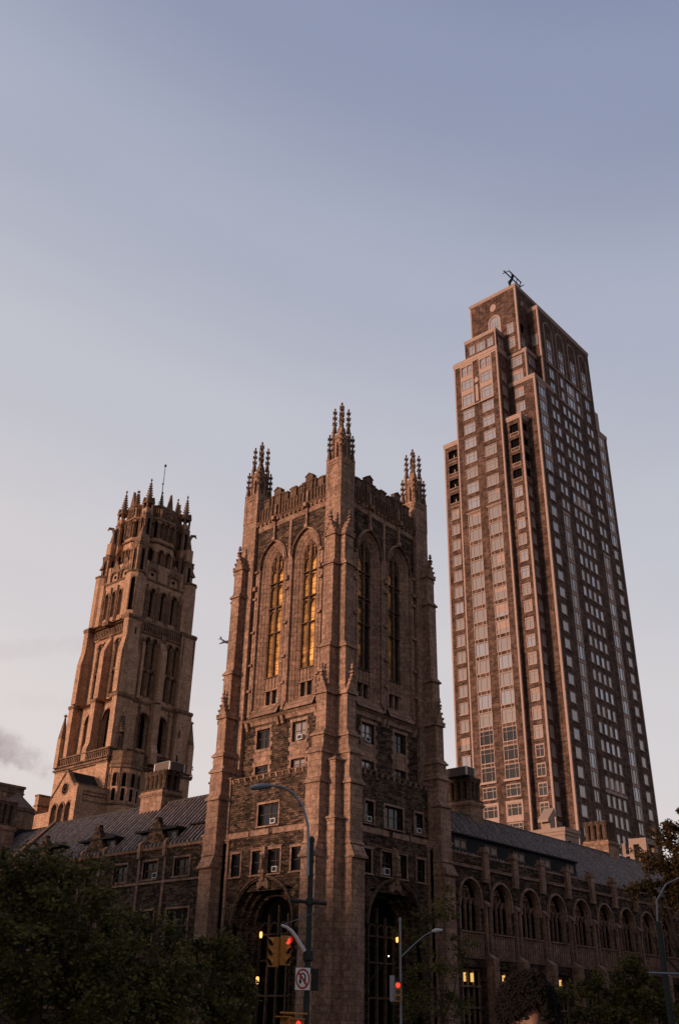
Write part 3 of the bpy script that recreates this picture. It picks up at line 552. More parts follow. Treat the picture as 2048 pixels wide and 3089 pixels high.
for F in (FL, FR):
    for c in CEN:
        casement(F, c-.85, c+.85, 23.35, 25.1, -.68, 2, pane='glassb' if c < 5 else 'glass', tr=(24.3,)); casement(F, c-.85, c+.85, 20.95, 21.75, -.68, 2, tr=(21.3,), pane='glassb' if (c < 5) else 'glass')
        x = MB(); 
    casement(F, 5.75, 8.25, 16.15, 17.95, .42, 2 if F is FL else 3, tr=(17.1,))
    if F is FR: casement(F, 3.1, 4.25, 16.2, 17.95, .42, 1, tr=(17.1,)); casement(F, 10.0, 11.15, 16.2, 17.95, .42, 1, tr=(17.1,))
    casement(F, 2.85, 3.95, 12.2, 14.05, .42, 1, tr=(13.1,)); casement(F, 10.15, 11.3, 12.2, 14.05, .42, 1, tr=(13.1,))
    casement(F, 5.3, 6.75, 12.2, 14.1, .42, 2, tr=(13.2,)); casement(F, 7.25, 8.7, 12.2, 14.1, .42, 2, tr=(13.2,))
    # portal glazing, recessed
    fr, pn = MB(), MB(); d = -1.15; pn.poly([F.P(u, z, d-.2) for u, z in apoly(4.7, 9.3, 0, 8.3, 1.95)])
    for k in range(5): u = 4.75+k*1.125; fbox(fr, F, u-.09, u+.09, 0, 9.9 if k == 2 else (8.6 if k in (0, 4) else 9.2), d-.2, d+.05)
    for z in (3.0, 5.6, 7.6): fbox(fr, F, 4.7, 9.3, z, z+.16, d-.2, d+.10, .06)
    for k in range(4): ring(fr, F, 4.87+k*1.125, 5.72+k*1.125, 8.0, .55, .07, d-.2, d, 3)
    o = part('portal_window', fr, 'limedark', T); sub('pane', pn, 'dark', o)
# air conditioners in the windows: things of their own
def aircon(F, u, z, d, lab, wd=.62, h=.45):
    o = thing('air_conditioner', lab, 'air conditioner', F.P(u, z, d), 'air conditioners in the windows')
    a, g_ = MB(), MB(); dd = .42
    fbox(a, F, u-wd/2, u+wd/2, z, z+h, d-.1, d+dd-.05)
    for (a0, a1, b0, b1) in ((-wd/2, wd/2, 0, .07), (-wd/2, wd/2, h-.07, h), (-wd/2, -wd/2+.07, .07, h-.07), (wd/2-.07, wd/2, .07, h-.07)): fbox(a, F, u+a0, u+a1, z+b0, z+b1, d+dd-.05, d+dd)
    part('housing', a, 'white', o); fbox(g_, F, u-wd/2+.07, u+wd/2-.07, z+.07, z+h-.07, d+dd-.05, d+dd-.03)
    for k in range(4): fbox(g_, F, u-wd/2+.07, u+wd/2-.07, z+.11+k*.07, z+.13+k*.07, d+dd-.03, d+dd-.01)
    part('grille', g_, 'grille', o)
aircon(FL, 8.1+.0, 27.62, -1.2, 'air conditioner at the foot of the far left tall arched window', .5, .4)
aircon(FL, 4.75-.2, 23.4, -.65, 'boxy air conditioner on the curtained window left of the corner buttress')
aircon(FL, 6.35, 16.2, .42, 'white framed air conditioner in the wide window just below the lamp head')
aircon(FL, 5.85, 12.25, .42, 'air conditioner in the paired window just above the left portal')
aircon(FR, 4.75-.1, 23.4, -.65, 'boxy air conditioner on the curtained window right of the corner buttress')
aircon(FR, 3.6, 16.25, .42, 'air conditioner filling the slim window close to the corner buttress')
aircon(FR, 10.55, 16.25, .42, 'air conditioner in the slim window at the far right of the tower')
aircon(FR, 5.95, 12.25, .42, 'air conditioner in the paired window just above the right portal', .75, .55)
# lanterns behind the portal glass
def lantern(x, y, z, lab, s=1):
    o = thing('hanging_lantern', lab, 'lantern', (x, y, z), 'lit lanterns in the portals'); a, b = MB(), MB()
    a.lathe(x, y, [(.06*s, z), (.12*s, z+.12*s), (.12*s, z+.40*s), (.07*s, z+.5*s)], 8); part('lamp_glass', a, 'lantern', o)
    b.lathe(x, y, [(.19*s, z+.5*s), (.12*s, z+.62*s), (.015, z+.7*s), (.015, z+1.6*s)], 8); b.lathe(x, y, [(.03, z-.2*s), (.14*s, z-.04*s), (.14*s, z)], 8); part('lamp_cap', b, 'black', o)
lantern(*FL.P(8.5, 7.35, -.62), 'glowing lantern high in the left portal, above the traffic light', 1.0)
lantern(*FL.P(8.45, 3.9, -.45), 'brighter glowing lantern low in the left portal, left of the turn sign', 1.1)
lantern(*FR.P(9.0, 7.3, -.62), 'single glowing lantern in the right portal, beside the slim lamp post', .9)
# ================================================================== APARTMENT TOWER
A = thing('apartment_tower', 'tall stepped brown brick apartment tower with pink trim, right of the stone tower', 'tower', (165, 92, 0))
X3, Y3, X6, Y6, X5, Y2, X2, X1, Y1, X7 = 146.08, 86.94, 147.26, 83.0, 150.06, 80.43, 154.45, 149.83, 83.09, 147.6
zk = lambda k: 124.1-3.80*k+.0095*k*k
KF = [k for k in range(-2, 36)]
bk, tr_, gl, fr_ = MB(), MB(), MB(), MB(); wins = []   # wins: (size key, frame MB, pane MB, pane material)
rb = random.Random(21); W_ = lambda a, b: b-a
def awin(F, u0, u1, z0, z1, d=-.09, n=3, transom=.68, mt_='glassr', arched=0, t=.07, sur=.13, sill=True):
    f_, p_ = MB(), MB()
    if arched:
        p_.poly([F.P(u, z, d) for u, z in apoly(u0, u1, z0, z1-arched, arched, 5)]); ring(f_, F, u0+t, u1-t, z1-arched, arched-t*.6, t, d, d+.08, 5)
        zt = z1-arched
    else: p_.poly([F.P(u0, z0, d), F.P(u1, z0, d), F.P(u1, z1, d), F.P(u0, z1, d)]); zt = z1
    if rb.random() < .16 and F.n[0] < -.5 and not arched and mt_ != 'glass': zb = z1-(z1-z0)*rb.uniform(.2, .75); fbox(f_, F, u0+t, u1-t, zb, z1-t, d+.004, d+.02) if W_(u0, u1) < 1.6 or rb.random() < .5 else fbox(f_, F, u0+t, u0+(u1-u0)*rb.uniform(.3, .6), zb, z1-t, d+.004, d+.02)
    W = u1-u0; cuts = {1: (0, 1), 2: (0, .5, 1), 3: (0, .26, .74, 1), 4: (0, .25, .5, .75, 1)}[n]
    for q in cuts: u = u0+W*q; fbox(f_, F, max(u0, u-t/2), min(u1, u+t/2), z0, zt, d, d+.08)
    fbox(f_, F, u0, u1, z0, z0+t, d, d+.09)
    if not arched: fbox(f_, F, u0, u1, z1-t, z1, d, d+.09)
    if transom: z = z0+(z1-z0)*transom; fbox(f_, F, u0, u1, z-t/2, z+t/2, d, d+.07)
    if sur and not arched:
        fbox(f_, F, u0-sur*.55, u0, z0, z1, d, .04); fbox(f_, F, u1, u1+sur*.55, z0, z1, d, .04); fbox(f_, F, u0-sur*.55, u1+sur*.55, z1, z1+sur*.7, d, .04)
    if sill: fbox(f_, F, u0-.1, u1+.1, z0-.16, z0, d, .12)
    wins.append([F, u0, u1, z0, z1, f_, p_, mt_])
rnd = random.Random(3)
def pick(): return 'glassb' if rnd.random() < .62 else 'glassr'
F3 = Fr(X3, Y3, (0, 1), (-1, 0)); h3 = []
ZC = 133.4
# ---- V3 left face: two window columns
for (u0, u1) in ((1.82, 4.62), (6.82, 9.62)):
    um = (u0+u1)/2
    for s in (0, 1):
        a = u0+.12+s*(u1-u0)/2; b = a+1.05; h3.append((a, b, 130.4, 132.3, .55)); awin(F3, a, b, 130.4, 132.85, n=2, arched=.55, transom=.45, sur=0)
    for (z0, z1) in ((126.7, 129.1), (122.35, 125.1)): h3.append((u0, u1, z0, z1, 0)); awin(F3, u0, u1, z0, z1)
    for k in range(1, 8):
        z1 = zk(k)+.75-.02*k; z0 = z1-2.4; h3.append((u0, u1, z0, z1, 0)); awin(F3, u0, u1, z0, z1, mt_='glassb' if k in (6, 4, 5) and u0 < 5 else 'glassr' if k < 4 else pick())
    for k in range(8, 24):
        z1 = zk(k)+.45; z0 = z1-2.55; h3.append((u0-.0, u1+.0, z0, z1, 0)); awin(F3, u0, u1, z0, z1, transom=0 if k < 20 else .7, mt_='glass' if k > 20 else 'glassb' if rnd.random() < .8 else 'glassr')
        # spandrel between bays
        zb = zk(k+1)+.45
        if k < 23:
            fbox(tr_, F3, u0-.14, u1+.14, z0-.16, z0, -.2, .10); fbox(tr_, F3, u0-.14, u1+.14, zb, zb+.14, -.2, .08)
            for q in (0, .26, .74, 1): u = u0+(u1-u0)*q; fbox(tr_, F3, u-.06, u+.06, zb+.14, z0-.16, -.02, .07)
        fbox(tr_, F3, u0-.14, u0, z0, z1, -.22, .07); fbox(tr_, F3, u1, u1+.14, z0, z1, -.22, .07)
    for k in range(24, 34):
        z1 = zk(k)+.3; z0 = z1-2.1; h3.append((u0, u1, z0, z1, 0)); awin(F3, u0, u1, z0, z1, mt_='glass', t=.11)
        if k == 25: fbox(tr_, F3, u0-.35, u0-.08, z0-1.0, z1+.5, 0, .1); fbox(tr_, F3, u1+.08, u1+.35, z0-1.0, z1+.5, 0, .1); fbox(tr_, F3, u0-.35, u1+.35, z1+.1, z1+.5, 0, .12); fbox(tr_, F3, u0-.35, u1+.35, z0-1.0, z0-.16, 0, .12)
    fbox(tr_, F3, u0-.35, u1+.35, 39.25, 39.75, 0, .35, .1); fbox(tr_, F3, u0-.45, u1+.45, 95.1, 95.35, 0, .28, .08); fbox(tr_, F3, u0-.3, u1+.3, 94.95, 95.1, 0, .14)
    # pale surround of the crown storeys
    for (a, b, z0, z1) in ((u0-.28, u0-.02, 121.8, 133.4), (u1+.02, u1+.28, 121.8, 133.4), (u0-.02, u1+.02, 132.95, 133.4), (u0-.02, u1+.02, 129.2, 130.3), (u0-.02, u1+.02, 125.25, 126.5), (u0-.02, u1+.02, 121.8, 122.15)): fbox(tr_, F3, a, b, z0, z1, 0, .07)
    fbox(tr_, F3, um-.13, um+.13, 130.3, 132.95, -.1, .07)
fbox(tr_, F3, 1.4, 10.1, 121.5, 121.8, 0, .28, .08)
o_ = [F3.P(5.72+.55*math.cos(a*math.pi/8), 127.95+.72*math.sin(a*math.pi/8), .14) for a in range(16)]; tr_.prism(o_, F3.D(-.2))
tr_.prism([F3.P(u, z, .12) for u, z in apoly(5.4, 6.1, 122.3, 126.3, .5, 5)], F3.D(-.2))
wall(bk, F3, 0, 11.6, 0, 133.4, 0, h3, .25)
fbox(tr_, F3, -.02, .34, 0, ZC, 0, .05); fbox(tr_, F3, 11.3, 11.62, 0, ZC, 0, .05)
# cornice of V3, round the corner
def cap(x0, x1, y0, y1, z0, z1, e_=.18, parts_=((0, .45, .6), (.45, 1, 1))):
    for a, b, s in parts_: tr_.box(x0-e_*s, x1+e_*s, y0-e_*s, y1+e_*s, z0+(z1-z0)*a, z0+(z1-z0)*b)
    tr_.box(x0-e_*1.25, x1+e_*1.25, y0-e_*1.25, y1+e_*1.25, z1, z1+.12)
cap(X3, X3+14, Y3, Y3+11.6, 133.4, 134.7)
# V3 right return (narrow, -Y face) with windows
G3 = Fr(X3, Y3, (1, 0), (0, -1)); hg = []
for k in range(-3, 30):
    z1 = zk(k)+.5
    if z1 < 131.5 and z1 > 112.5: hg.append((1.35, 3.0, z1-2.2, z1, 0)); awin(G3, 1.35, 3.0, z1-2.2, z1, mt_='glassr', n=2)
wall(bk, G3, 0, 8, 0, 133.4, 0, hg, .25); fbox(tr_, G3, -.05, .34, 0, ZC, 0, .05)
# tier above
TT = Fr(X3+.05, Y3+.05, (0, 1), (-1, 0)); ht = [(5.75, 7.15, 135.5, 137.8, 0), (2.95, 5.2, 135.5, 137.8, 0), (.85, 2.3, 135.5, 137.8, 0)]
for h in ht: awin(TT, h[0], h[1], h[2], h[3], n=2 if h[1]-h[0] < 2 else 3, mt_='glassr')
wall(bk, TT, 0, 8.3, 134.7, 139.0, 0, ht, .25); fbox(tr_, TT, -.02, .26, 134.8, 139, 0, .05); fbox(tr_, TT, 8.05, 8.32, 134.8, 139, 0, .05)
TG = Fr(X3+.05, Y3+.05, (1, 0), (0, -1)); ht = [(.9, 2.9, 135.5, 137.8, 0)]; awin(TG, .9, 2.9, 135.5, 137.8, n=2, mt_='glassr'); wall(bk, TG, 0, 6, 134.7, 139, 0, ht, .25)
cap(X3+.05, X3+8, Y3+.05, Y3+8.3, 139.0, 139.75)
fbox(bk, Fr(X3, Y3+8.3, (1, 0), (0, 1)), 0, 8, 134.7, 139, -.3, 0)
# V1 shaft
F1 = Fr(X1, Y1, (0, 1), (-1, 0)); O1 = Y3-Y1
hv = [(O1+.95, O1+3.6, 140.6, 145.2, 1.32), (O1-2.4, O1-1.05, 139.6, 142.3, 0), (O1-2.55, O1-1.1, 135.6, 138.2, 0)]
awin(F1, O1+.95, O1+3.6, 140.6, 146.5, n=4, arched=1.32, sur=0, transom=.5, mt_='glassr'); ring(tr_, F1, O1+.95, O1+3.6, 145.2, 1.32, .34, -.2, .10, 7, 140)
for h in hv[1:]: awin(F1, h[0], h[1], h[2], h[3], n=2, mt_='glassr', sur=.3)
wall(bk, F1, 0, 12.6, 133.9, 152.3, 0, hv, .25)
o_ = [F1.P(O1+2.35+.82*math.cos(a*math.pi/10), 149.2+1.05*math.sin(a*math.pi/10), .16) for a in range(20)]; tr_.prism(o_, F1.D(-.2))
fbox(tr_, F1, 0, .42, 134, 152.3, 0, .06); fbox(tr_, F1, 12.3, 12.62, 134, 152.3, 0, .06)
G1 = Fr(X1, Y1, (1, 0), (0, -1)); wall(bk, G1, 0, 30, 133.9, 152.3, 0, [(.9, 2.3, 135.6, 138.2, 0), (.9, 2.3, 139.6, 142.0, 0)], .25); awin(G1, .9, 2.3, 135.6, 138.2, n=2, mt_='glassr'); fbox(tr_, G1, -.05, .42, 134, 152.3, 0, .06)
wall(bk, Fr(X1, Y1+12.6, (1, 0), (0, 1)), 0, 30, 120, 152.3, 0, [], 0); wall(bk, Fr(X1+30, Y1, (0, 1), (1, 0)), 0, 12.6, 120, 152.3, 0, [], 0)
cap(X1, X1+28.5, Y1, Y1+12.6, 152.3, 153.0, .2); tr_.box(X1+1.5, X1+26, Y1+.5, Y1+12, 153.1, 153.6)
tr_.box(151.6, 152.3, Y1-.35, Y1+.1, 147.6, 149.0, .12)          # little carved boss on the dark return
# V4 / V5 left faces
F4 = Fr(150.06, 81.95, (0, 1), (-1, 0)); O4 = Y3-81.95; h4 = []
for (z0, z1) in ((130.15, 132.5), (126.3, 128.8)): h4.append((O4-3.7, O4-1.2, z0, z1, 0)); awin(F4, O4-3.7, O4-1.2, z0, z1, sur=.3, mt_='glassr')
wall(bk, F4, 0, 5.2, 125.9, 133.2, 0, h4, .25); fbox(tr_, F4, 0, .34, 125.6, 133.2, 0, .05)
cap(150.2, 158, 81.95, 89, 133.2, 134.0, .16)
G4 = Fr(150.2, 81.95, (1, 0), (0, -1)); h4 = [(.9, 3.4, 130.15, 132.5, 0), (.9, 3.4, 126.3, 128.8, 0)]
for h in h4: awin(G4, h[0], h[1], h[2], h[3], mt_='glassr')
wall(bk, G4, 0, 4.3, 125, 133.2, 0, h4, .25); fbox(tr_, G4, -.05, .3, 125.6, 133.2, 0, .05)
F5 = Fr(X5, Y2, (0, 1), (-1, 0)); O5 = Y3-Y2; h5 = []
for k in (0, 1, 2):
    z1 = zk(k)+.0; h5.append((O5-3.6, O5-1.5, z1-2.3, z1, 0)); awin(F5, O5-3.6, O5-1.5, z1-2.3, z1, mt_='glassr')
wall(bk, F5, 0, 6.8, 0, 125.6, 0, h5, .25); fbox(tr_, F5, 0, .4, 0, 125.6, 0, .06); cap(X5, 158, Y2, 88, 125.2, 126.1, .16)
# V6 balcony stack
F6 = Fr(X6, Y6, (0, 1), (-1, 0)); G6 = Fr(X6, Y6, (1, 0), (0, -1)); O6 = Y3-Y6; h6, hg6 = [], []
for k in range(3, 34):
    z1 = zk(k)+(.0 if k > 6 else .6)
    if k <= 6:
        h6.append((.9, 2.95, z1-3.0, z1, 0)); hg6.append((.45, 2.2, z1-3.0, z1, 0))
        for F_, a, b in ((F6, .9, 2.95), (G6, .45, 2.2)):
            fbox(tr_, F_, a, b, z1-3.0, z1-2.88, -.1, .03); fbox(tr_, F_, a, b, z1-2.2, z1-2.08, -.1, .03); fbox(bk, F_, a, b, z1-2.88, z1-2.2, -.12, -.02)
            for s in (a, b-.1): fbox(tr_, F_, s, s+.1, z1-2.88, z1-2.2, -.1, .03)
    else:
        h6.append((1.15, 2.75, z1-2.15, z1, 0)); awin(F6, 1.15, 2.75, z1-2.15, z1, n=2, mt_='glass' if k > 21 else 'glassb' if rnd.random() < .75 else 'glassr', t=.1, sur=.25)
        hg6.append((.7, 1.9, z1-2.15, z1, 0)); awin(G6, .7, 1.9, z1-2.15, z1, n=2, mt_='glassr')
wall(bk, F6, 0, 4.0, 0, 114.6, 0, h6, .3); wall(bk, G6, 0, 2.9, 0, 114.6, 0, hg6, .3)
fbox(tr_, F6, 0, .36, 0, 114.6, 0, .06); fbox(tr_, G6, -.06, .3, 0, 114.6, 0, .06); cap(X6, X6+3, Y6, Y6+4, 114.4, 115.4, .16)
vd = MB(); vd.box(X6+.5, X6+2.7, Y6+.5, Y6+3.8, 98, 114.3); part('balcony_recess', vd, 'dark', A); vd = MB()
# V2 / main right face
G = Fr(X5, Y2, (1, 0), (0, -1)); hm = []; F2 = Fr(X2, Y2, (0, 1), (-1, 0))
wall(bk, F2, 0, 2.8, 125, 147.2, 0, [(.7, 2.0, 137.3, 140.2, 0)], .25); awin(F2, .7, 2.0, 137.3, 140.2, n=2, mt_='glassr'); fbox(tr_, F2, 0, .36, 126, 147.2, 0, .06)
def mw(u0, u1, z0, z1, **k): hm.append((u0, u1, z0, z1, 0)); awin(G, u0, u1, z0, z1, d=-.045, **k)
for c in (8.2, 13.55, 18.95, 24.3):
    ring(tr_, G, c-1.7, c+1.7, 143.2, 1.75, .24, -.02, .10, 8, 133.2)
    mw(c-.95, c+.95, 137.4, 140.0, n=2, mt_='glassr'); mw(c-.95, c+.95, 133.7, 136.4, n=2, mt_='glassr'); fbox(tr_, G, c-1.05, c+1.05, 136.4, 137.3, 0, .06)
fbox(tr_, G, 6.2, 26.1, 132.75, 133.15, 0, .2, .06)
for (a, b) in ((7.2, 9.1), (12.0, 13.2), (14.7, 18.1), (19.2, 20.4), (23.5, 25.3)):
    mw(a, b, 129.2, 131.9, n=1 if b-a < 1.5 else 3 if b-a > 3 else 2, mt_='glassr', transom=0); mw(a, b, 125.6, 128.1, n=1 if b-a < 1.5 else 3 if b-a > 3 else 2, mt_='glassr', transom=0)
fbox(tr_, G, 10.4, 21.2, 125.0, 125.4, 0, .14, .04)
for a in (10.55, 21.0): fbox(tr_, G, a, a+.2, 125.4, 132.7, 0, .08)
for a, b in ((13.4, 14.5), (18.25, 19.05)): fbox(tr_, G, a, a+.16, 125.4, 132.7, 0, .06)
fbox(tr_, G, 14.6, 18.2, 128.25, 129.1, 0, .07)
for k in range(0, 34):
    z1 = zk(k); hgt = 2.25 if k < 12 else 2.05
    big = pick()
    # V5 column
    if k <= 5: mw(1.5, 4.15, z1-2.6, z1, n=3, transom=0, mt_='glassr', sur=.34); fbox(tr_, G, 1.25, 4.4, z1, z1+1.05, 0, .07)
    else: mw(1.8, 3.95, z1-hgt, z1, n=2 if False else 1, transom=0, mt_='glassb' if rnd.random() < .93 else 'glassr', sur=.05)
    # col 1
    if k < 8: mw(6.75, 8.0, z1-hgt, z1, n=1, transom=0, mt_=pick(), sur=.05); mw(8.6, 9.85, z1-hgt, z1, n=1, transom=0, mt_=pick(), sur=.05)
    elif k < 24: mw(6.75, 9.15, z1-2.75, z1, n=3, transom=0, mt_='glassb' if rnd.random() < .75 else 'glassr', sur=.30); fbox(tr_, G, 6.55, 9.35, z1, z1+.72, 0, .06)
    else: mw(7.1, 8.9, z1-2.05, z1, n=2, transom=0, mt_='glassb', sur=.1)
    # four narrow columns
    for c in (12.5, 14.6, 16.7, 18.8):
        mw(c-.64, c+.64, z1-hgt-.1, z1, n=1, transom=0, mt_=pick(), sur=.04)
    # col 6
    if k < 9: mw(22.8, 24.05, z1-hgt, z1, n=1, transom=0, mt_=pick(), sur=.05); mw(24.6, 25.85, z1-hgt, z1, n=1, transom=0, mt_=pick(), sur=.05)
    elif k < 25: mw(23.1, 25.7, z1-2.75, z1, n=3, transom=0, mt_='glassb' if rnd.random() < .7 else 'glassr', sur=.30); fbox(tr_, G, 22.9, 25.9, z1, z1+.72, 0, .06)
    else: mw(23.4, 25.4, z1-2.1, z1, n=2, transom=0, mt_='glassb', sur=.15)
    # V8
    if k <= 7: mw(28.2, 30.8, z1-2.7, z1, n=3, transom=0, mt_='glassr', sur=.34); fbox(tr_, G, 27.95, 31.05, z1, z1+.95, 0, .07)
    else: mw(28.5, 30.4, z1-hgt, z1, n=1, transom=0, mt_='glassb', sur=.05)
for kk in (6, 23):                         # carved bands under the narrow windows
    z = zk(kk)-2.3; fbox(tr_, G, 11.5, 19.9, z-.75, z-.15, 0, .16, .05)
    for c in (13.55, 15.65, 17.75): fbox(tr_, G, c-.38, c+.38, z-.15, z+1.5, 0, .07); tr_.prism([G.P(c-.38, z+1.5, .07), G.P(c+.38, z+1.5, .07), G.P(c, z+2.2, .07)], G.D(-.08))
wall(bk, G, 0, 4.4, 0, 125.2, 0, [h for h in hm if h[1] < 4.5], .12); wall(bk, G, 4.4, 28.0, 0, 147.2, 0, [h for h in hm if 4.4 < h[0] < 28], .12); wall(bk, G, 28.0, 32.3, 0, 124.6, 0, [h for h in hm if h[0] > 28], .12)
fbox(tr_, G, -.06, .36, 0, 125.2, 0, .06); fbox(tr_, G, 4.4, 4.75, 126, 147.2, 0, .06); fbox(tr_, G, 27.75, 28.0, 125.5, 147.2, 0, .06); fbox(tr_, G, 32.0, 32.34, 0, 124.6, 0, .06)
cap(X2, X5+28, Y2, Y1+1, 147.2, 148.1, .18); cap(X5+28, X5+32.3, Y2, Y1+9, 124.6, 125.5, .16)
tr_.box(X5+28, X5+30.4, Y2+.4, Y2+9, 125.5, 131.5); 
wall(bk, Fr(X5+28, Y2, (0, 1), (1, 0)), 0, 12, 120, 147.2, 0, [], 0); wall(bk, Fr(X5+32.3, Y2, (0, 1), (1, 0)), 0, 26, 0, 124.6, 0, [], 0)
# V7 left balcony stack
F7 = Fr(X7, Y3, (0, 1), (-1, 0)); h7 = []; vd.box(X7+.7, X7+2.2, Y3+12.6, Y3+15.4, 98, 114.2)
for k in range(3, 34):
    z1 = zk(k)+(.6 if k <= 6 else .35)
    if k <= 6:
        h7.append((12.9, 15.2, z1-3.0, z1, 0)); fbox(tr_, F7, 12.9, 15.2, z1-3.0, z1-2.88, -.1, .03); fbox(tr_, F7, 12.9, 15.2, z1-2.2, z1-2.08, -.1, .03); fbox(bk, F7, 12.9, 15.2, z1-2.88, z1-2.2, -.12, -.02)
        fbox(tr_, F7, 13.9, 14.1, z1-2.1, z1-1.0, -.6, -.45)
    else: h7.append((13.1, 15.0, z1-2.2, z1, 0)); awin(F7, 13.1, 15.0, z1-2.2, z1, n=2, mt_='glassb' if rnd.random() < .85 else 'glassr', transom=0)
wall(bk, F7, 11.6, 16.3, 0, 114.6, 0, h7, .3); fbox(tr_, F7, 11.75, 12.1, 0, 114.6, 0, .06); fbox(tr_, F7, 16.0, 16.34, 0, 114.6, 0, .06); cap(X7, X7+12, Y3+11.6, Y3+16.3, 114.5, 115.5, .16)
wall(bk, Fr(X7, Y3+16.3, (1, 0), (0, 1)), 0, 30, 0, 114.6, 0, [], 0); wall(bk, Fr(X3, Y3+11.6, (1, 0), (0, 1)), 0, 30, 0, 133.4, 0, [], 0)
# roofs
rf = MB(); rf.box(X3+.4, X5+27, Y3+.4, Y3+11.2, 133.0, 133.3); rf.box(X5+.4, X5+31.9, Y2+.4, Y3+15.9, 113.0, 114.0); rf.box(X1+.3, X1+28, Y1+.3, Y1+12.2, 152.6, 152.9); rf.box(X2+.3, X5+27.7, Y2+.3, Y1+1, 146.6, 147.0)
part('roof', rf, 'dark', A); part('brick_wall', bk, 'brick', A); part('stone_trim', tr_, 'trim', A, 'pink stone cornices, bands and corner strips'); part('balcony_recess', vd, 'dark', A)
# the hundred windows that show largest are single parts, the rest one part
camv = Vector((0, 0, 1.6))
def apparent(wn):
    F, u0, u1, z0, z1 = wn[:5]; p = Vector(F.P((u0+u1)/2, (z0+z1)/2)); v = p-camv
    return (u1-u0)*(z1-z0)*abs(Vector((F.n[0], F.n[1], 0)).dot(v.normalized()))/v.length_squared if (z0 > 28) else 0
wins.sort(key=apparent, reverse=True)
for wn in wins[:98]: o = part('window', wn[5], 'trim', A); sub('pane', wn[6], wn[7], o)
rest = MB(); rp = {'glassr': MB(), 'glassb': MB(), 'glass': MB()}
def merge(a, b):
    n = len(a.v); a.v += b.v; a.f += [tuple(i+n for i in f) for f in b.f]
for wn in wins[98:]: merge(rest, wn[5]); merge(rp[wn[7]], wn[6])
o = part('windows', rest, 'trim', A, kind='stuff'); [sub('panes', b, k, o, 'stuff') for k, b in rp.items()]
# lamplit windows low in the tower
lw = MB(); lw.poly([F6.P(2.2, 27.2, -.2), F6.P(2.65, 27.2, -.2), F6.P(2.65, 28.9, -.2), F6.P(2.2, 28.9, -.2)]); lw.poly([G.P(7.4, zk(26)-1.9, -.2), G.P(8.6, zk(26)-1.9, -.2), G.P(8.6, zk(26)-.3, -.2), G.P(7.4, zk(26)-.3, -.2)])
# window-cleaning crane on the roof
K = thing('rooftop_crane', 'small dark crane frame of two bars on top of the apartment tower', 'crane', (151.6, 84.6, 153.5)); a, b = MB(), MB()
b.tube([(151.3, 85.2, 153.0), (151.3, 85.2, 155.9), (152.0, 85, 157.0), (152.8, 85, 158.6)], [.5, .42, .34, .25], 8); part('mast', b, 'trim', K)
for (xa, xb, z, r) in ((148.7, 156.0, 157.5, .17), (151.1, 156.5, 159.2, .16)): b.tube([(xa, 85, z), (xb, 85, z)], r, 6)
for x in (151.9, 154.2, 155.7): b.tube([(x, 85, 157.4), (x+.5, 85, 159.3)], .11, 6)
b.tube([(149.4, 84.2, 157.5), (149.4, 85.8, 157.5)], .1, 6); b.tube([(155.9, 84.0, 157.5), (155.9, 86, 157.5)], .12, 6); b.tube([(152.8, 85, 158.4), (152.1, 85, 159.4)], .12, 6)
part('boom', b, 'black', K)
part('lamplit_window', lw, 'warm', A)
# ================================================================== CHURCH
RX, RY = 132.21, 194.28
Cc = thing('church', 'tapering carved stone church tower with many pinnacles and a gabled porch', 'church', (RX+11, RY+9, 0))
st, ds, vo_, cs = MB(), MB(), MB(), MB(); chw = []
def cwin(F, h, d, dep=.55, lab=None):        # dark recessed opening with its glass
    f_, p_ = MB(), MB(); a, b, z0, zs, r = h; p_.poly([F.P(u, z, d-dep+.02) for u, z in apoly(a, b, z0, zs, r, 6)])
    if b-a > 1.2: fbox(f_, F, (a+b)/2-.09, (a+b)/2+.09, z0, zs+r*.8, d-dep+.02, d-dep+.25); 
    fbox(f_, F, a, b, z0, z0+.2, d-dep+.02, d-.05)
    chw.append((f_, p_))
def face(F, U0, U1, z0, z1, d, hs, dep=.55, rings=.28, col=True, mb=None):
    b = mb or st
    wall(b, F, U0, U1, z0, z1, d, hs, dep)
    for h in hs:
        cwin(F, h, d, dep)
        if h[4] > .25:
            ring(cs, F, h[0], h[1], h[3], h[4], rings, d-.1, d+.22, 5); ring(cs, F, h[0], h[1], h[3], h[4], rings*.45, d-.3, d+.34, 5)
            if col:
                for s, e in ((h[0], -1), (h[1], 1)):
                    for q in (.12, .42): p = F.P(s+e*q, 0, d+.12); cs.lathe(p[0], p[1], [(.13, h[2]), (.13, h[3])], 6)
                    fbox(cs, F, s+e*.27-.3, s+e*.27+.3, h[3]-.25, h[3]+.1, d, d+.42)
def string_rec(q, z, e_, t, lr, mid, cwy):
    x0, x1, y0, y1 = q; string(x0+lr, x1, y0, y1, z, .35, t)
    pj = e_-.25; z += .021
    for ya, yb in ((y0-pj, y0+cwy), (y1-cwy, y1+pj), (y0+mid-.95, y0+mid+.95)): string(x0-pj, x0+lr, ya, yb, z, .25, t)
    for xa, xb in ((x0-pj, x0+4.2), (x1-4.2, x1+pj)): string(xa+.013, xb, y0-pj-.017, y0+2, z+.019, .25, t)
def string(x0, x1, y0, y1, z, e_=.4, t=.5):
    ds.box(x0-e_, x1+e_, y0-e_, y1+e_, z, z+t*.5); ds.box(x0-e_*.6, x1+e_*.6, y0-e_*.6, y1+e_*.6, z-t*.5, z); ds.box(x0-e_, x1+e_, y0-e_, y1+e_, z+t*.5, z+t, e_*.7)
def slit(F, u, z, d, h=1.9, w_=.42):
    b = MB(); fbox(b, F, u-w_/2, u+w_/2, z, z+h, d-.2, d+.03); part('slit', b, 'dark', Cc)
def rect(a0, a1, b0, b1): return RX+a0, RX+a1, RY+b0, RY+b1
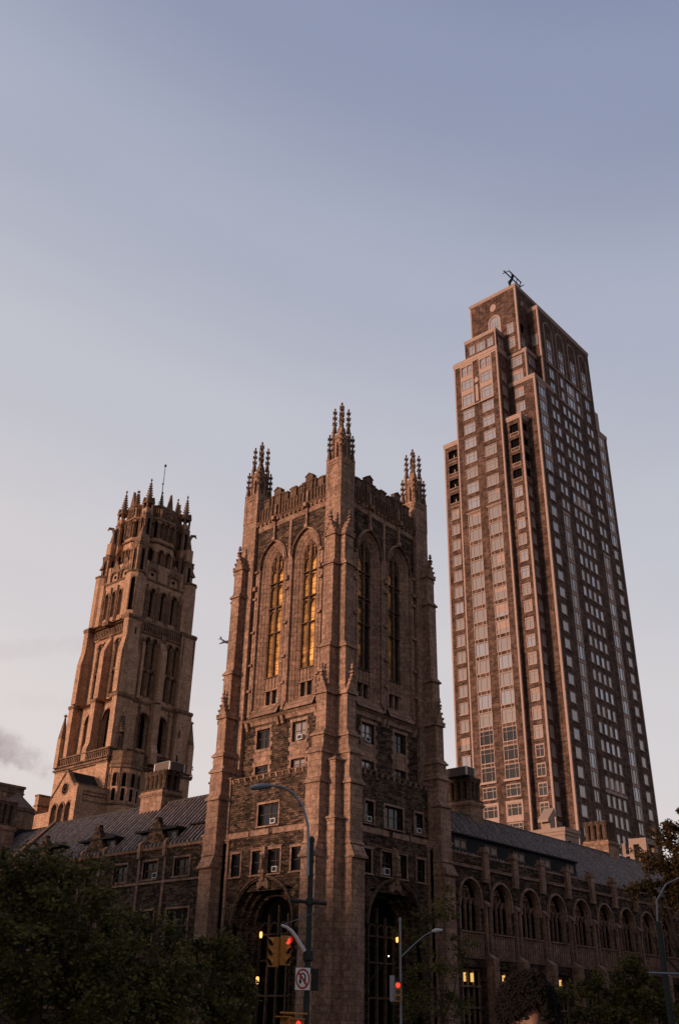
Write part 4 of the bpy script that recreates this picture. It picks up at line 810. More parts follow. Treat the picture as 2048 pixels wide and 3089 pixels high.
def stage(a0, a1, b0, b1, z0, z1, cw, pj, hl, hr, dep=.7, lr=0, cwy=None, rings=.28):
    """rectangular stage with clasping corner buttresses; hl / hr are openings of the left and the right face"""
    x0, x1, y0, y1 = rect(a0, a1, b0, b1); L = Fr(x0+lr, y0, (0, 1), (-1, 0)); Rr = Fr(x0, y0, (1, 0), (0, -1)); cwy = cwy or cw
    face(L, 0, y1-y0, z0, z1, 0, hl, dep, rings); face(Rr, 0, x1-x0, z0, z1, 0, hr, dep, rings)
    st.poly([(x1, y0, z0), (x1, y1, z0), (x1, y1, z1), (x1, y0, z1)]); st.poly([(x0, y1, z0), (x1, y1, z0), (x1, y1, z1), (x0, y1, z1)])
    st.poly([(x0, y0, z1), (x1, y0, z1), (x1, y1, z1), (x0, y1, z1)])
    for (xa, xb, ya, yb) in ((x0-pj, x0+cw, y0-pj, y0+cwy), (x1-cw, x1+pj, y0-pj, y0+cw), (x0-pj, x0+cw, y1-cwy, y1+pj), (x1-cw, x1+pj, y1-cw, y1+pj)): st.box(xa, xb, ya, yb, z0, z1)
    return L, Rr, (x0, x1, y0, y1)
def octab(a0, a1, b0, b1, c): return [(RX+a0, RY+b0+c), (RX+a0+c, RY+b0), (RX+a1-c, RY+b0), (RX+a1, RY+b0+c), (RX+a1, RY+b1-c), (RX+a1-c, RY+b1), (RX+a0+c, RY+b1), (RX+a0, RY+b1-c)]
def ribbed(x, y, w_, z0, z1, mid=True):
    """shafts on the corners of a square pier and a blind lancet on the two seen faces"""
    for s, t in ((-1, -1), (1, -1), (-1, 1)): cs.lathe(x+s*w_, y+t*w_, [(.2, z0), (.2, z1)], 6)
    for F in (Fr(x-w_, y-w_, (0, 1), (-1, 0)), Fr(x-w_, y-w_, (1, 0), (0, -1))):
        vo_.prism([F.P(u, z, .03) for u, z in apoly(w_-.42, w_+.42, z0+.6, z1-1.3, .6, 4)], F.D(-.1)); ring(cs, F, w_-.45, w_+.45, z1-1.3, .65, .2, 0, .22, 4, z0+.5)
        P = F.P; ds.prism([P(w_-1.0, z1-.5, .2), P(w_+1.0, z1-.5, .2), P(w_, z1+1.6, .2)], F.D(-.3))
def spire(b, x, y, z, h, r, k=8, knob=True):
    b.lathe(x, y, [(r, z), (r*.55, z+h*.40), (r*.16, z+h*.86), (r*.10, z+h)], k, math.pi/8)
    for i in range(1, 7):
        q = i/7; rr = r*(1-q)*.95+.12
        for j in range(4): a = j*math.pi/2+math.pi/4; b.box(x+rr*math.cos(a)-.13, x+rr*math.cos(a)+.13, y+rr*math.sin(a)-.13, y+rr*math.sin(a)+.13, z+h*q*.86, z+h*q*.86+.34)
    if knob: b.lathe(x, y, [(.08, z+h*.9), (.34, z+h*.95), (.30, z+h*.985), (.10, z+h), (.22, z+h*1.03), (.03, z+h*1.07)], 6)
# base below the gallery
L, Rr, q = stage(-.2, 24.4, -.2, 21.2, 0, 55.2, 4.2, .5, [], [(12.3, 13.5, 40, 45, .6), (15.3, 16.5, 40, 45, .6)])
string(*q, 55.2, 1.0, .8)
# gallery with balusters
def gallery(F, U0, U1, z, d):
    fbox(cs, F, U0, U1, z, z+.3, d-.5, d+.25); fbox(cs, F, U0, U1, z+2.0, z+2.35, d-.45, d+.2)
    u = U0+.2
    while u < U1: fbox(cs, F, u, u+.28, z+.3, z+1.75, d-.3, d+.05); ring(cs, F, u+.28, u+.80, z+1.45, .3, .1, d-.25, d+.04, 3); u += .8
    u = U0+.3
    while u < U1: fbox(ds, F, u, u+.45, z-1.1, z-.1, d-1.0, d+.05, 0, .4); u += 1.0
gallery(L, -1, 22.2, 56.0, .9); gallery(Rr, -1, 25.4, 56.0, .9)
# first stage 57 - 71.8
bay = lambda c, w_, z0, zs: (c-w_/2, c+w_/2, z0, zs, w_/2*1.15)
L, Rr, q = stage(.4, 22.6, .2, 19.0, 56.2, 71.6, 3.9, 1.0, [bay(5.4, 4.0, 59.6, 67.2), bay(12.9, 4.0, 59.6, 67.2)], [bay(8.3, 2.9, 59.8, 67.3), bay(14.2, 2.9, 59.8, 67.3)], 1.1, lr=1.5, cwy=1.0, rings=.42)
for F, c, W in ((L, 9.1, 18.8), (Rr, 11.2, 22.2)):
    pr_ = 2.5 if F is L else 1.9
    fbox(st, F, c-.95, c+.95, 56.2, 71.6, 0, pr_); fbox(st, F, c-.95, c+.95, 56.2, 61, pr_, pr_+.6, 1.6, 0)
    for a, b in ((4.4, c-1.4), (c+1.4, W-4.4)) if F is Rr else ((1.2, c-1.1), (c+1.1, W-1.2)):
        fbox(ds, F, a, b, 58.9, 59.4, 0, .5, .2); fbox(ds, F, a, b, 57.6, 58.0, 0, .35)
        u = a+.2
        while u < b: fbox(vo_, F, u, u+.45, 58.1, 58.8, -.02, .05); u += .75
string_rec(q, 71.5, 1.25, .7, 1.5, 9.1, 1.0)
for F, us in ((Rr, (2.0, 19.6)),):
    for u in us:
        for z in (58.5, 64.8): slit(F, u, z, 1.0)
# statue niche on the near corner
x, y = q[0]+1.4, q[2]-1.15; cs.box(x-.9, x+.9, y-.3, y+.3, 57.3, 57.9); cs.lathe(x, y-.1, [(.5, 57.9), (.45, 59.2), (.52, 60.6), (.18, 61.0), (.26, 61.3), (.2, 61.8), (.03, 61.9)], 8); spire(cs, x, y-.1, 62.4, 5.0, .8, 6, False)
for s in (-.8, .8): cs.box(x+s-.12, x+s+.12, y-.35, y+.2, 57.9, 62.4)
# gable pinnacles at the outer edges of the first stage
for (a, b_) in ((24.0, -.6), (-.9, 20.6), (24.2, 20.2)):
    st.box(RX+a-.8, RX+a+.8, RY+b_-.8, RY+b_+.8, 56, 63.5); ds.lathe(RX+a, RY+b_, [(1.1, 63.5), (.3, 68.5), (.08, 70.2)], 4, math.pi/4); ds.box(RX+a-.35, RX+a+.35, RY+b_-.35, RY+b_+.35, 69.4, 69.8)
# second stage 72.4 - 92.6, tall paired lancets
L, Rr, q = stage(.7, 21.9, .3, 18.5, 72.2, 92.6, 3.9, .8,
  [(u, u+1.15, z0, zs, r) for u in (3.4, 5.3, 11.0, 12.9) for (z0, zs, r) in ((73.2, 79.6, .35), (80.6, 88.0, .7))],
  [(u, u+1.3, z0, zs, r) for u in (6.0, 8.3, 13.4, 15.6) for (z0, zs, r) in ((73.2, 79.6, .35), (80.6, 88.2, .8))], 1.2, lr=1.5, cwy=1.1, rings=.3)
for F, c in ((L, 9.2), (Rr, 11.45)):
    pr_ = 2.2 if F is L else 1.5
    fbox(st, F, c-.9, c+.9, 72.2, 84.5, 0, pr_); fbox(st, F, c-.9, c+.9, 84.5, 90.5, 0, pr_, 5.4, 0)
    fbox(ds, F, c-.7, c+.7, 88.5, 91.0, 0, .6, .6)
    if F is Rr:
        for s in ((c-6.6, c-6.3), (c+6.3, c+6.6)): fbox(st, F, s[0], s[1]+.6, 72.2, 88, 0, .7, 1.2)
for F, W in ((Fr(q[0]+1.2, q[2], (0, 1), (-1, 0)), 18.2), (Rr, 21.2)):
    fbox(st, F, 1.0, W-1.0, 89.8, 92.5, -1.2, 0) if F is not Rr else None
    u = 4.4 if F is Rr else 1.2
    while u < (W-4.2 if F is Rr else W-1.3): fbox(cs, F, u, u+.32, 90.2, 92.3, 0, .35); fbox(vo_, F, u+.38, u+.66, 90.3, 92.0, -.02, .04); u += .72
    fbox(cs, F, 4.0, W-4.0, 89.9, 90.2, 0, .42)
for F, us in ((Rr, (1.9, 19.2)),):
    for u in us:
        for z in (74.5, 81.2) + ((88.5,) if u < 5 else ()): slit(F, u, z, .8)
string_rec(q, 92.8, 1.05, .8, 1.2, 9.2, 1.1)
for F, us, z0, z1 in ((Rr, (4.2, 5.2, 7.55, 9.95, 12.9, 15.1, 17.3), 73, 88.5), (Fr(q[0]+1.5, q[2], (0, 1), (-1, 0)), (2.2, 4.75, 6.9, 10.3, 12.5, 14.5), 73, 88.5), (Rr, (6.6, 10.0, 12.6, 16.0, 17.6), 58, 71)):
    for u in us:
        for e in (-.14, .14): p = F.P(u+e, 0, .18); cs.lathe(p[0], p[1], [(.15, z0), (.15, z1)], 6)
        fbox(cs, F, u-.34, u+.34, z1-1.0, z1-.6, 0, .5)
for u in (-.5, 3.6, 17.9, 21.6): p = Rr.P(u, 0, .82); cs.lathe(p[0], p[1], [(.2, 72.5), (.2, 92)], 6)
# sloping shoulders on the buttresses
for F, us, W in ((Fr(q[0], q[2], (0, 1), (-1, 0)), ((-.8, 1.1), (17.1, 19.0)), 18.2), (Rr, ((-.8, 3.9), (17.6, 21.8)), 21.2)):
    for u in us: fbox(st, F, u[0], u[1], 72.4, 82, .7, 1.5 if F is not Rr else 1.05); fbox(st, F, u[0], u[1], 82, 87.5, .7, 1.5 if F is not Rr else 1.05, 4.5)
# third stage 93.6 - 106
L, Rr, q = stage(1.0, 21.2, .9, 17.7, 93.5, 105.6, 3.6, .5, [bay(u, 1.35, 95, 101.6) for u in (5.2, 8.2, 11.3)], [bay(u, 1.55, 94.8, 102.2) for u in (6.4, 10.1, 13.8)], 1.2, rings=.42)
for F, us in ((L, (3.6, 6.7, 9.75, 12.9)), (Rr, (4.5, 8.2, 11.95, 15.7))):
    for u in us:
        p = F.P(u, 0, .2); cs.lathe(p[0], p[1], [(.30, 93.6), (.30, 104)], 6)
        for e in (-.5, .5): p = F.P(u+e, 0, .1); cs.lathe(p[0], p[1], [(.18, 93.6), (.18, 102)], 6)
string(*q, 105.4, .3, .45)
# corner lancet turrets of the third stage
def turret(a, b_, z0, z1, r, k=8, wins_=True, top=None, mb=None):
    mb = mb or st; x, y = RX+a, RY+b_; mb.lathe(x, y, [(r, z0), (r, z1)], k, math.pi/8)
    ds.lathe(x, y, [(r*1.0, z1-.2), (r*1.14, z1), (r*1.14, z1+.35), (r*.9, z1+.6)], k, math.pi/8)
    if wins_:
        for an in (math.pi*1.25,):
            nx_, ny_ = math.cos(an), math.sin(an); F = Fr(x, y, (-ny_, nx_) if False else (ny_*-1, nx_), (nx_, ny_)); rr = r*math.cos(math.pi/8)
            F = Fr(x+nx_*rr, y+ny_*rr, (ny_, -nx_), (nx_, ny_))
            b2 = MB(); b2.prism([F.P(u, z, .04) for u, z in apoly(-.52, .52, z0+1.2, z1-2.6, .7, 4)], F.D(-.2)); chw.append((None, b2)); ring(cs, F, -.55, .55, z1-2.6, .75, .25, 0, .3, 4, z0+1.2)
    if top: spire(ds, x, y, z1+.4, top, r*.9)
turret(2.0, 1.9, 93.6, 106, 2.5); turret(20.3, 1.8, 93.6, 108.5, 2.0, wins_=False); turret(1.8, 17.0, 93.6, 108.5, 2.0, wins_=False); turret(20.3, 17, 93.6, 108, 2.0, wins_=False)
# fourth stage: square blocks with gables, 106 - 112, then the lantern
L, Rr, q = stage(1.9, 20.3, 1.7, 17.1, 105.8, 111.2, 3.6, .3, [], [], .8)
for F, cs_ in ((L, (5.0, 9.6)), (Rr, (5.2, 12.6))):
    for c in cs_:
        ring(cs, F, c-1.5, c+1.5, 107.6, 1.7, .4, 0, .5, 6, 106.2); P = F.P; ds.prism([P(c-2.3, 108.8, .35), P(c+2.3, 108.8, .35), P(c, 112.8, .35)], F.D(-.7))
        b2 = MB(); b2.prism([P(c+.5*math.cos(i*math.pi/5), 107.6+.5*math.sin(i*math.pi/5), .08) for i in range(10)], F.D(-.2)); chw.append((None, b2))
# crosses on the corner blocks
for a, b_ in ((20.4, 1.6), (1.6, 17.2)):
    ds.lathe(RX+a, RY+b_, [(1.3, 111.4), (.35, 113.4)], 4, math.pi/4); ds.box(RX+a-.12, RX+a+.12, RY+b_-.12, RY+b_+.12, 113.2, 115.6); ds.box(RX+a-.75, RX+a+.75, RY+b_-.1, RY+b_+.1, 114.3, 114.6); ds.box(RX+a-.1, RX+a+.1, RY+b_-.75, RY+b_+.75, 114.3, 114.6)
# corner piers with beast finials
for a, b_, zt, fin in ((19.2, 2.6, 119.6, 1), (2.6, 16.2, 119.6, 1), (2.9, 2.7, 115.9, 0), (19.2, 16.2, 119, 0)):
    w_ = 1.3 if fin else 1.45
    st.box(RX+a-w_, RX+a+w_, RY+b_-w_, RY+b_+w_, 106, 115.2); ribbed(RX+a, RY+b_, w_, 107, 114.6); string(RX+a-w_, RX+a+w_, RY+b_-w_, RY+b_+w_, 115.1, .3, .5); st.box(RX+a-w_+.25, RX+a+w_-.25, RY+b_-w_+.25, RY+b_+w_-.25, 115.6, zt)
    if fin:
        ds.lathe(RX+a, RY+b_, [(1.1, zt), (.45, zt+3.2), (.6, zt+3.7), (.4, zt+4.0)], 6); e = 1 if a > 10 else -1
        vx, vy = (.72, -.5) if e > 0 else (-.72, .5); ds.tube([(RX+a, RY+b_, zt+3.6), (RX+a+vx*.6, RY+b_+vy*.6, zt+4.9), (RX+a+vx*1.8, RY+b_+vy*1.8, zt+5.0), (RX+a+vx*2.2, RY+b_+vy*2.2, zt+4.2)], [.55, .5, .4, .12], 6)
    else: ds.lathe(RX+a, RY+b_, [(2.0, zt), (.2, zt+5.5)], 4, math.pi/4)
# lantern, eight sided, 108 - 130
OC = octab(3.0, 19.0, 2.6, 16.4, 5.2)
def oct_faces(pts):
    R = []
    for i in range(8):
        p, q = Vector(pts[i]), Vector(pts[(i+1) % 8]); d = (q-p); l_ = d.length; d /= l_; n_ = (d.y, -d.x); R.append((Fr(p.x, p.y, (d.x, d.y), n_), l_))
    return R
for i, (F, l_) in enumerate(oct_faces(OC)):
    if i in (7, 0, 1, 2):
        n_ = 2; wv = min(1.5, l_/4.2)
        cs0 = (l_*.24, l_*.76) if i == 0 else (l_*.27, l_*.73)
        face(F, 0, l_, 108, 118.2, 0, [bay(c, wv, 108.6, 115.4) for c in cs0], 1.3, .34)
        k = 3 if i != 0 else 4
        cc = [l_*(j+.5)/k for j in range(k)]
        if i == 0: cc = [l_*.14, l_*.33, l_*.67, l_*.86]
        face(F, 0, l_, 118.2, 129.6, .15 if False else 0, [bay(c, 1.0, 119.6, 124.2) for c in cc]+[], 1.1, .25)
        for c in ([l_*.5] if i != 0 else []): ring(cs, F, c-.8, c+.8, 126.6, .8, .3, 0, .3, 5); ring(cs, F, c-.55, c+.55, 126.5, .56, .12, 0, .1, 5)
        fbox(ds, F, -.2, l_+.2, 118.0, 118.6, 0, .5, .15); fbox(ds, F, -.2, l_+.2, 125.2, 125.5, 0, .3); fbox(ds, F, -.1, l_+.1, 129.3, 129.9, 0, .3)
        u = .3
        while u < l_-.3: fbox(cs, F, u, u+.22, 126.0, 129.2, 0, .22); fbox(vo_, F, u+.28, u+.5, 126.4, 128.6, -.02, .05) if (i == 0 or abs(u-l_/2) > 1) else None; u += .62
        # crown gables and small pinnacles
        if i in (7, 1, 2): 
            c = l_*.5; ds.prism([F.P(c-1.15, 128.6, .25), F.P(c+1.15, 128.6, .25), F.P(c+.12, 134.6, .25), F.P(c-.12, 134.6, .25)], F.D(-.7))
        for c in ((l_*.05, l_*.95) if i == 0 else (l_*.98,)):
            p = F.P(c, 0, -.1); spire(ds, p[0], p[1], 129.4, 4.9, .55, 6)
    else: wall(st, F, 0, l_, 106, 129.8, 0, [], 0)
ds.loft([[(x, y, z) for x, y in OC] for z in (129.2, 129.6)])
# four great pinnacles on the diagonal faces
for (a, b_) in ((5.2, 4.8), (17.0, 4.6), (5.0, 14.4), (17.0, 14.4)):
    x, y = RX+a-(.8 if a < 9 else -.8), RY+b_-(.9 if b_ < 9 else -.9)
    st.box(x-1.1, x+1.1, y-1.1, y+1.1, 110, 127.6); string(x-1.1, x+1.1, y-1.1, y+1.1, 125.6, .2, .4); ribbed(x, y, 1.1, 118.8, 125.2); ribbed(x, y, 1.1, 110, 116.5)
    for s, t in ((-1, -1), (1, -1), (-1, 1), (1, 1)): ds.box(x+s*.9-.22, x+s*.9+.22, y+t*.9-.22, y+t*.9+.22, 127.6, 129.6); spire(ds, x+s*.9, y+t*.9, 129.4, 2.2, .28, 4, False)
    ds.box(x-1.3, x+1.3, y-1.3, y+1.3, 129.3, 129.8); ds.box(x-.95, x+.95, y-.95, y+.95, 129.8, 131.4, .25); spire(ds, x, y, 131.2, 6.2, .85, 8)
# belfry face arches framed at the near corner pier
F = oct_faces(OC)[0][0]; l_ = oct_faces(OC)[0][1]
# gabled porch of the transept at the lower left and its neighbours
TXx = RX-8; GF = Fr(TXx, RY, (0, 1), (-1, 0))
gw = MB(); gh = [(c-1.15, c+1.15, 39.0, 43.0, 1.5) for c in (1.5, 4.35, 7.2)]
wall(gw, GF, -1.6, 9.4, 0, 46.2, 0, gh, .8)
for h in gh:
    f_, p_ = MB(), MB(); p_.poly([GF.P(u, z, -.78) for u, z in apoly(h[0], h[1], h[2], h[3], h[4], 6)]); fbox(f_, GF, (h[0]+h[1])/2-.12, (h[0]+h[1])/2+.12, h[2], 44.2, -.78, -.4)
    for s in (-.5, .5): fbox(f_, GF, (h[0]+h[1])/2+s*1.15-.06, (h[0]+h[1])/2+s*1.15+.06, h[2], 43.4, -.78, -.5)
    chw.append((f_, p_)); ring(cs, GF, h[0], h[1], h[3], h[4], .3, -.1, .25, 6, h[2])
P = GF.P; gw.poly([P(-1.6, 46.2), P(9.4, 46.2), P(9.4, 46.3), P(4.15, 52.0), P(-.9, 46.6), P(-1.6, 46.3)])
for (a, b, z0, z1) in ((-1.1, 4.15, 46.6, 52.2), (9.6, 4.15, 46.0, 52.2)):
    cs.hexa([P(a, z0-.35, -.9), P(b, z1-.35, -.9), P(b, z1-.35, .25), P(a, z0-.35, .25), P(a, z0+.1, -.9), P(b, z1+.1, -.9), P(b, z1+.1, .25), P(a, z0+.1, .25)])
rr_ = [P(4.1+1.05*math.cos(i*math.pi/8), 47.7+1.25*math.sin(i*math.pi/8), .03) for i in range(16)]; vo_.prism(rr_, GF.D(-.3))
for i in range(8): a = i*math.pi/4; fbox(cs, GF, 4.1+.55*math.cos(a)-.1, 4.1+.55*math.cos(a)+.1, 47.7+.65*math.sin(a)-.1, 47.7+.65*math.sin(a)+.1, -.2, .10)
for i in range(16): a, b2 = i*math.pi/8, (i+1)*math.pi/8; cs.hexa([P(4.1+r*math.cos(t), 47.7+r*1.15*math.sin(t), d) for d in (-.1, .16) for (r, t) in ((1.05, a), (1.28, a), (1.28, b2), (1.05, b2))])
part('gable_wall', gw, 'church', Cc, 'pale sunlit gable with three arches and a round window')
gr_ = MB()
for s, e in ((4.15, -1.2), (4.15, 9.6)): gr_.poly([P(s, 51.9, -.3), P(e, 46.1, -.3), P(e, 46.1, -8.5), P(s, 51.9, -8.5)])
part('porch_roof', gr_, 'slate', Cc)
st.box(TXx+.1, RX+1, RY-1.0, RY+.4, 0, 48.2); ds.box(TXx, RX+1, RY-1.15, RY+.4, 46.8, 47.15); ds.box(TXx, RX+1, RY-1.1, RY+.4, 44.7, 45.0); ds.box(TXx-.05, RX+1, RY-1.1, RY+.5, 48.2, 48.5)
for k in range(7): st.box(TXx+.8+k*1.1, TXx+1.1+k*1.1, RY-1.1, RY-1.0, 45.0, 46.8)
st.box(TXx-.4, TXx+1.2, RY-1.5, RY+.3, 0, 47.8); 
st.box(TXx, RX, RY+9.4, RY+9.8, 0, 46)
st.box(TXx, TXx+8, RY+15.1, RY+16.6, 0, 47.6); st.box(TXx, TXx+8, RY+9.8, RY+15.2, 0, 43); ds.box(TXx-.15, TXx+8, RY+14.9, RY+16.8, 47.4, 47.8); ds.box(TXx-.15, TXx+8, RY+14.9, RY+16.8, 45, 45.3)
for k in range(5): st.box(TXx+.6+k*1.4, TXx+1.0+k*1.4, RY+14.98, RY+15.1, 42, 45)
for x, z in ((RX+3.0, 37.5), (RX+4.3, 37.5), (RX+13, 40)): b2 = MB(); b2.box(x, x+.75, RY-1.2 if x < RX+9 else RY-.25, RY, z, z+2.6); chw.append((None, b2))
# round stair turret with arches on the tower's right face
ax_, ay_ = RX+4.3, RY-.6; rad = 4.3; K_ = 12
st.lathe(ax_, ay_, [(rad, 0), (rad, 53.4)], K_, math.pi/12); ds.lathe(ax_, ay_, [(rad, 53.2), (rad+.35, 53.6), (rad+.35, 54.1), (rad, 54.4)], K_, math.pi/12); ds.lathe(ax_, ay_, [(rad, 44.6), (rad+.2, 44.8), (rad+.2, 45.1), (rad, 45.3)], K_, math.pi/12); cs.lathe(ax_, ay_, [(rad+.2, 54.4), (rad+.2, 57.4), (rad-.2, 57.4), (rad-.2, 54.4)], K_, math.pi/12)
for i in range(K_):
    a = math.pi/12*2*(i+1); nx_, ny_ = math.cos(a), math.sin(a)
    if ny_ > .3: continue
    F = Fr(ax_+nx_*rad*math.cos(math.pi/12), ay_+ny_*rad*math.cos(math.pi/12), (ny_, -nx_), (nx_, ny_))
    for z0, zs, r, wd in ((49.0, 51.6, .55, .5), (45.7, 48.2, .05, .42)):
        b2 = MB(); b2.prism([F.P(u, z, .05) for u, z in apoly(-wd, wd, z0, zs, r, 4)], F.D(-.15)); chw.append((None, b2))
        if z0 > 48: ring(cs, F, -wd, wd, zs, r, .22, 0, .22, 4, z0)
    fbox(cs, F, -1.14, -.98, 45.3, 53.2, 0, .12)
# aerial
an = MB(); p = (RX+15.4, RY+13.6); an.tube([(p[0], p[1], 128), (p[0], p[1], 141), (p[0], p[1], 151)], [.16, .13, .08], 6); an.box(p[0]-.25, p[0]+.25, p[1]-.25, p[1]+.25, 150.6, 151.3); an.tube([(p[0]-.9, p[1], 129), (p[0]-.9, p[1], 138)], .06, 5); an.tube([(p[0]-.9, p[1], 137.8), (p[0], p[1], 138)], .05, 5); an.box(p[0]-.3, p[0]+.1, p[1]-.2, p[1]+.2, 144.2, 144.6)
part('aerial', an, 'black', Cc)
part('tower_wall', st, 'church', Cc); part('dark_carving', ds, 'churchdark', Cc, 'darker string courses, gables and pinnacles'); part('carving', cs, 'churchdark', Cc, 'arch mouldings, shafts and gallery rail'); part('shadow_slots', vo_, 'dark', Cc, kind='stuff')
for i, (f_, p_) in enumerate(chw[:96]):
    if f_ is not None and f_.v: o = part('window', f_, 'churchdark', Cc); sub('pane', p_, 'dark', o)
    else: part('opening', p_, 'dark', Cc)
if len(chw) > 96:
    b = MB()
    for f_, p_ in chw[96:]: merge(b, p_)
    part('openings', b, 'dark', Cc, kind='stuff')
# ================================================================== WINGS
def chimney(parent, x0, x1, y0, y1, zb, z1, mt='lime', h=2.6):
    """stone base, moulded cap, cluster of fluted flues with a corbelled crown"""
    b = MB(); b.box(x0, x1, y0, y1, zb-2.5, z1); 
    for e_, za, zc in ((.12, z1, z1+.14), (.22, z1+.14, z1+.28), (.08, z1+.28, z1+.55)): b.box(x0-e_, x1+e_, y0-e_, y1+e_, za, zc)
    o = part('chimney', b, mt, parent); f = MB()
    nx_, ny_ = max(2, round((x1-x0)/.8)), max(2, round((y1-y0)/.8))
    f.box(x0+.55, x1-.55, y0+.55, y1-.55, z1+.5, z1+h+.1)
    for i in range(nx_):
        for j in range(ny_):
            if 0 < i < nx_-1 and 0 < j < ny_-1: continue
            x = x0+(x1-x0)*(i+.5)/nx_; y = y0+(y1-y0)*(j+.5)/ny_
            f.lathe(x, y, [(.46, z1+.5), (.46, z1+.7), (.29, z1+.85), (.29, z1+h-.35), (.38, z1+h-.2), (.38, z1+h), (.46, z1+h+.1), (.46, z1+h+.28), (.40, z1+h+.38)], 8, math.pi/8)
    f.box(x0+.1, x1-.1, y0+.1, y1-.1, z1+h-.1, z1+h+.12); f.box(x0-.05, x1+.05, y0-.05, y1+.05, z1+.62, z1+.72)
    p_ = part('flue_cluster', f, 'flue', parent); return z1+h+.38
def seam_roof(parent, F, U0, U1, d_e, z_e, d_r, z_r, step=.62, name='roof'):
    """metal roof slope with standing seams; d measured inwards (negative = behind the wall)"""
    b = MB(); P = F.P; t = .12; b.hexa([P(U0, z_e, d_e), P(U1, z_e, d_e), P(U1, z_r, d_r), P(U0, z_r, d_r), P(U0, z_e+t, d_e), P(U1, z_e+t, d_e), P(U1, z_r+t, d_r), P(U0, z_r+t, d_r)])
    n = int((U1-U0)/step); sb = MB()
    for i in range(n+1):
        u = U0+(U1-U0)*i/n; wq = (.09, .12, .07, .10)[i % 4]; sb.hexa([P(u-wq, z_e+t-.01, d_e), P(u+wq, z_e+t-.01, d_e), P(u+wq, z_r+t-.01, d_r), P(u-wq, z_r+t-.01, d_r), P(u-wq*.7, z_e+t+.17, d_e), P(u+wq*.7, z_e+t+.17, d_e), P(u+wq*.7, z_r+t+.17, d_r), P(u-wq*.7, z_r+t+.17, d_r)])
    fbox(b, F, U0, U1, z_r+t-.02, z_r+t+.16, d_r-.14, d_r+.14)
    o = part(name, b, 'roof', parent); sub('seam_ribs', sb, 'seam', o, 'stuff'); return o
# ---- right wing: long hall of traceried windows
HW = thing('hall_wing', 'long hall wing with big pointed windows, running right from the stone tower', 'building', (EX+45, EY+7, 0))
H = Fr(EX, EY+1.5, (1, 0), (0, -1)); wb, lb = MB(), MB(); holes = []; NB = 12
for i in range(NB):
    c = 21.3+5.385*i; holes.append((c-1.72, c+1.72, 9.15, 12.0, 1.55)); holes.append((c-1.85, c+1.85, .8, 6.0, 0))
wall(wb, H, 14.5, 86.5, 0, 15.0, 0, holes, .8); fbox(wb, H, 14.5, 86.5, 15.1, 15.9, -.5, -.02)
fbox(lb, H, 14.5, 86.5, 14.72, 15.1, -.3, .22, .1, .05); fbox(lb, H, 14.5, 86.5, 15.9, 16.05, -.55, .06)
for i in range(NB):
    c = 21.3+5.385*i
    ring(lb, H, c-1.72, c+1.72, 12.0, 1.55, .2, -.1, .22, 8, 11.2); ring(lb, H, c-1.6, c+1.6, 12.0, 1.42, .12, -.5, .0, 8, 9.2)
    fr, pn = MB(), MB(); pn.poly([H.P(u, z, -.72) for u, z in apoly(c-1.7, c+1.7, 9.15, 12.0, 1.5, 8)])
    for k in range(1, 4): u = c-1.72+3.44*k/4; fbox(fr, H, u-.065, u+.065, 9.15, 12.6 if k == 2 else 11.9, -.72, -.5)
    for k in range(4): ring(fr, H, c-1.72+.86*k+.09, c-.86+.86*k-.09, 11.55, .5, .08, -.7, -.42, 4)
    for s in (-1, 1): ring(fr, H, c-.86+s*.86-.6, c-.86+s*.86+.6+(0), 12.1, .7, .09, -.7, -.42, 5)
    ring(fr, H, c-.42, c+.42, 12.5, .6, .09, -.7, -.42, 5)
    o = part('window', fr, 'lime', HW); sub('pane', pn, 'dark', o)
    fbox(lb, H, c-1.95, c+1.95, 8.95, 9.15, -.3, .28, .1); fbox(lb, H, c-1.95, c+1.95, 7.0, 8.95, -.02, .05)
    for k in range(9): u = c-1.8+k*.45; fbox(lb, H, u-.09, u+.09, 7.1, 8.9, .05, .15)
    fbox(lb, H, c-1.95, c+1.95, 6.75, 7.0, -.1, .2, 0, .1)
    # lower windows
    fr, pn = MB(), MB(); pn.poly([H.P(c-1.85, .8, -.7), H.P(c+1.85, .8, -.7), H.P(c+1.85, 6.0, -.7), H.P(c-1.85, 6.0, -.7)])
    for k in range(5): u = c-1.8+3.6*k/4; fbox(fr, H, u-.07, u+.07, .8, 6.0, -.7, -.5)
    for z in (2.6, 4.35, 5.75): fbox(fr, H, c-1.85, c+1.85, z, z+.15, -.7, -.4)
    o = part('window', fr, 'lime', HW); sub('pane', pn, 'dark', o)
    if i in (0, 1, 3):
        for k in ((0, 1) if i < 2 else (0,)): b = MB(); u = c-.6+k*1.25+(1.15 if i == 3 else 0); fbox(b, H, u-.085, u+.085, 4.8, 5.55, -.69, -.44); part('lamplit_pane', b, 'warm', HW)
    # wall shafts, buttress and battlement post between the bays
    cb = c-2.69
    if i: 
        fbox(lb, H, cb-.42, cb+.42, 0, 6.5, 0, .95); fbox(lb, H, cb-.42, cb+.42, 6.5, 7.4, 0, .95, .6)
        for s in (-.42, .28): fbox(lb, H, cb+s, cb+s+.16, 7.4, 11.6, 0, .32)
        fbox(lb, H, cb-.36, cb+.36, 11.4, 11.95, 0, .45, .3); fbox(lb, H, cb-.4, cb+.4, 14.2, 16.4, -.3, .38); fbox(lb, H, cb-.5, cb+.5, 16.4, 16.62, -.4, .48); fbox(lb, H, cb-.3, cb+.3, 16.62, 17.05, -.25, .25, .12)
        lb.prism([H.P(cb-.42, 13.6, .35), H.P(cb+.42, 13.6, .35), H.P(cb+.3, 14.3, .4), H.P(cb-.3, 14.3, .4)], H.D(-.4))
        fbox(wb, H, cb-1.1, cb+1.1, 15.9, 16.15, -.5, -.02)
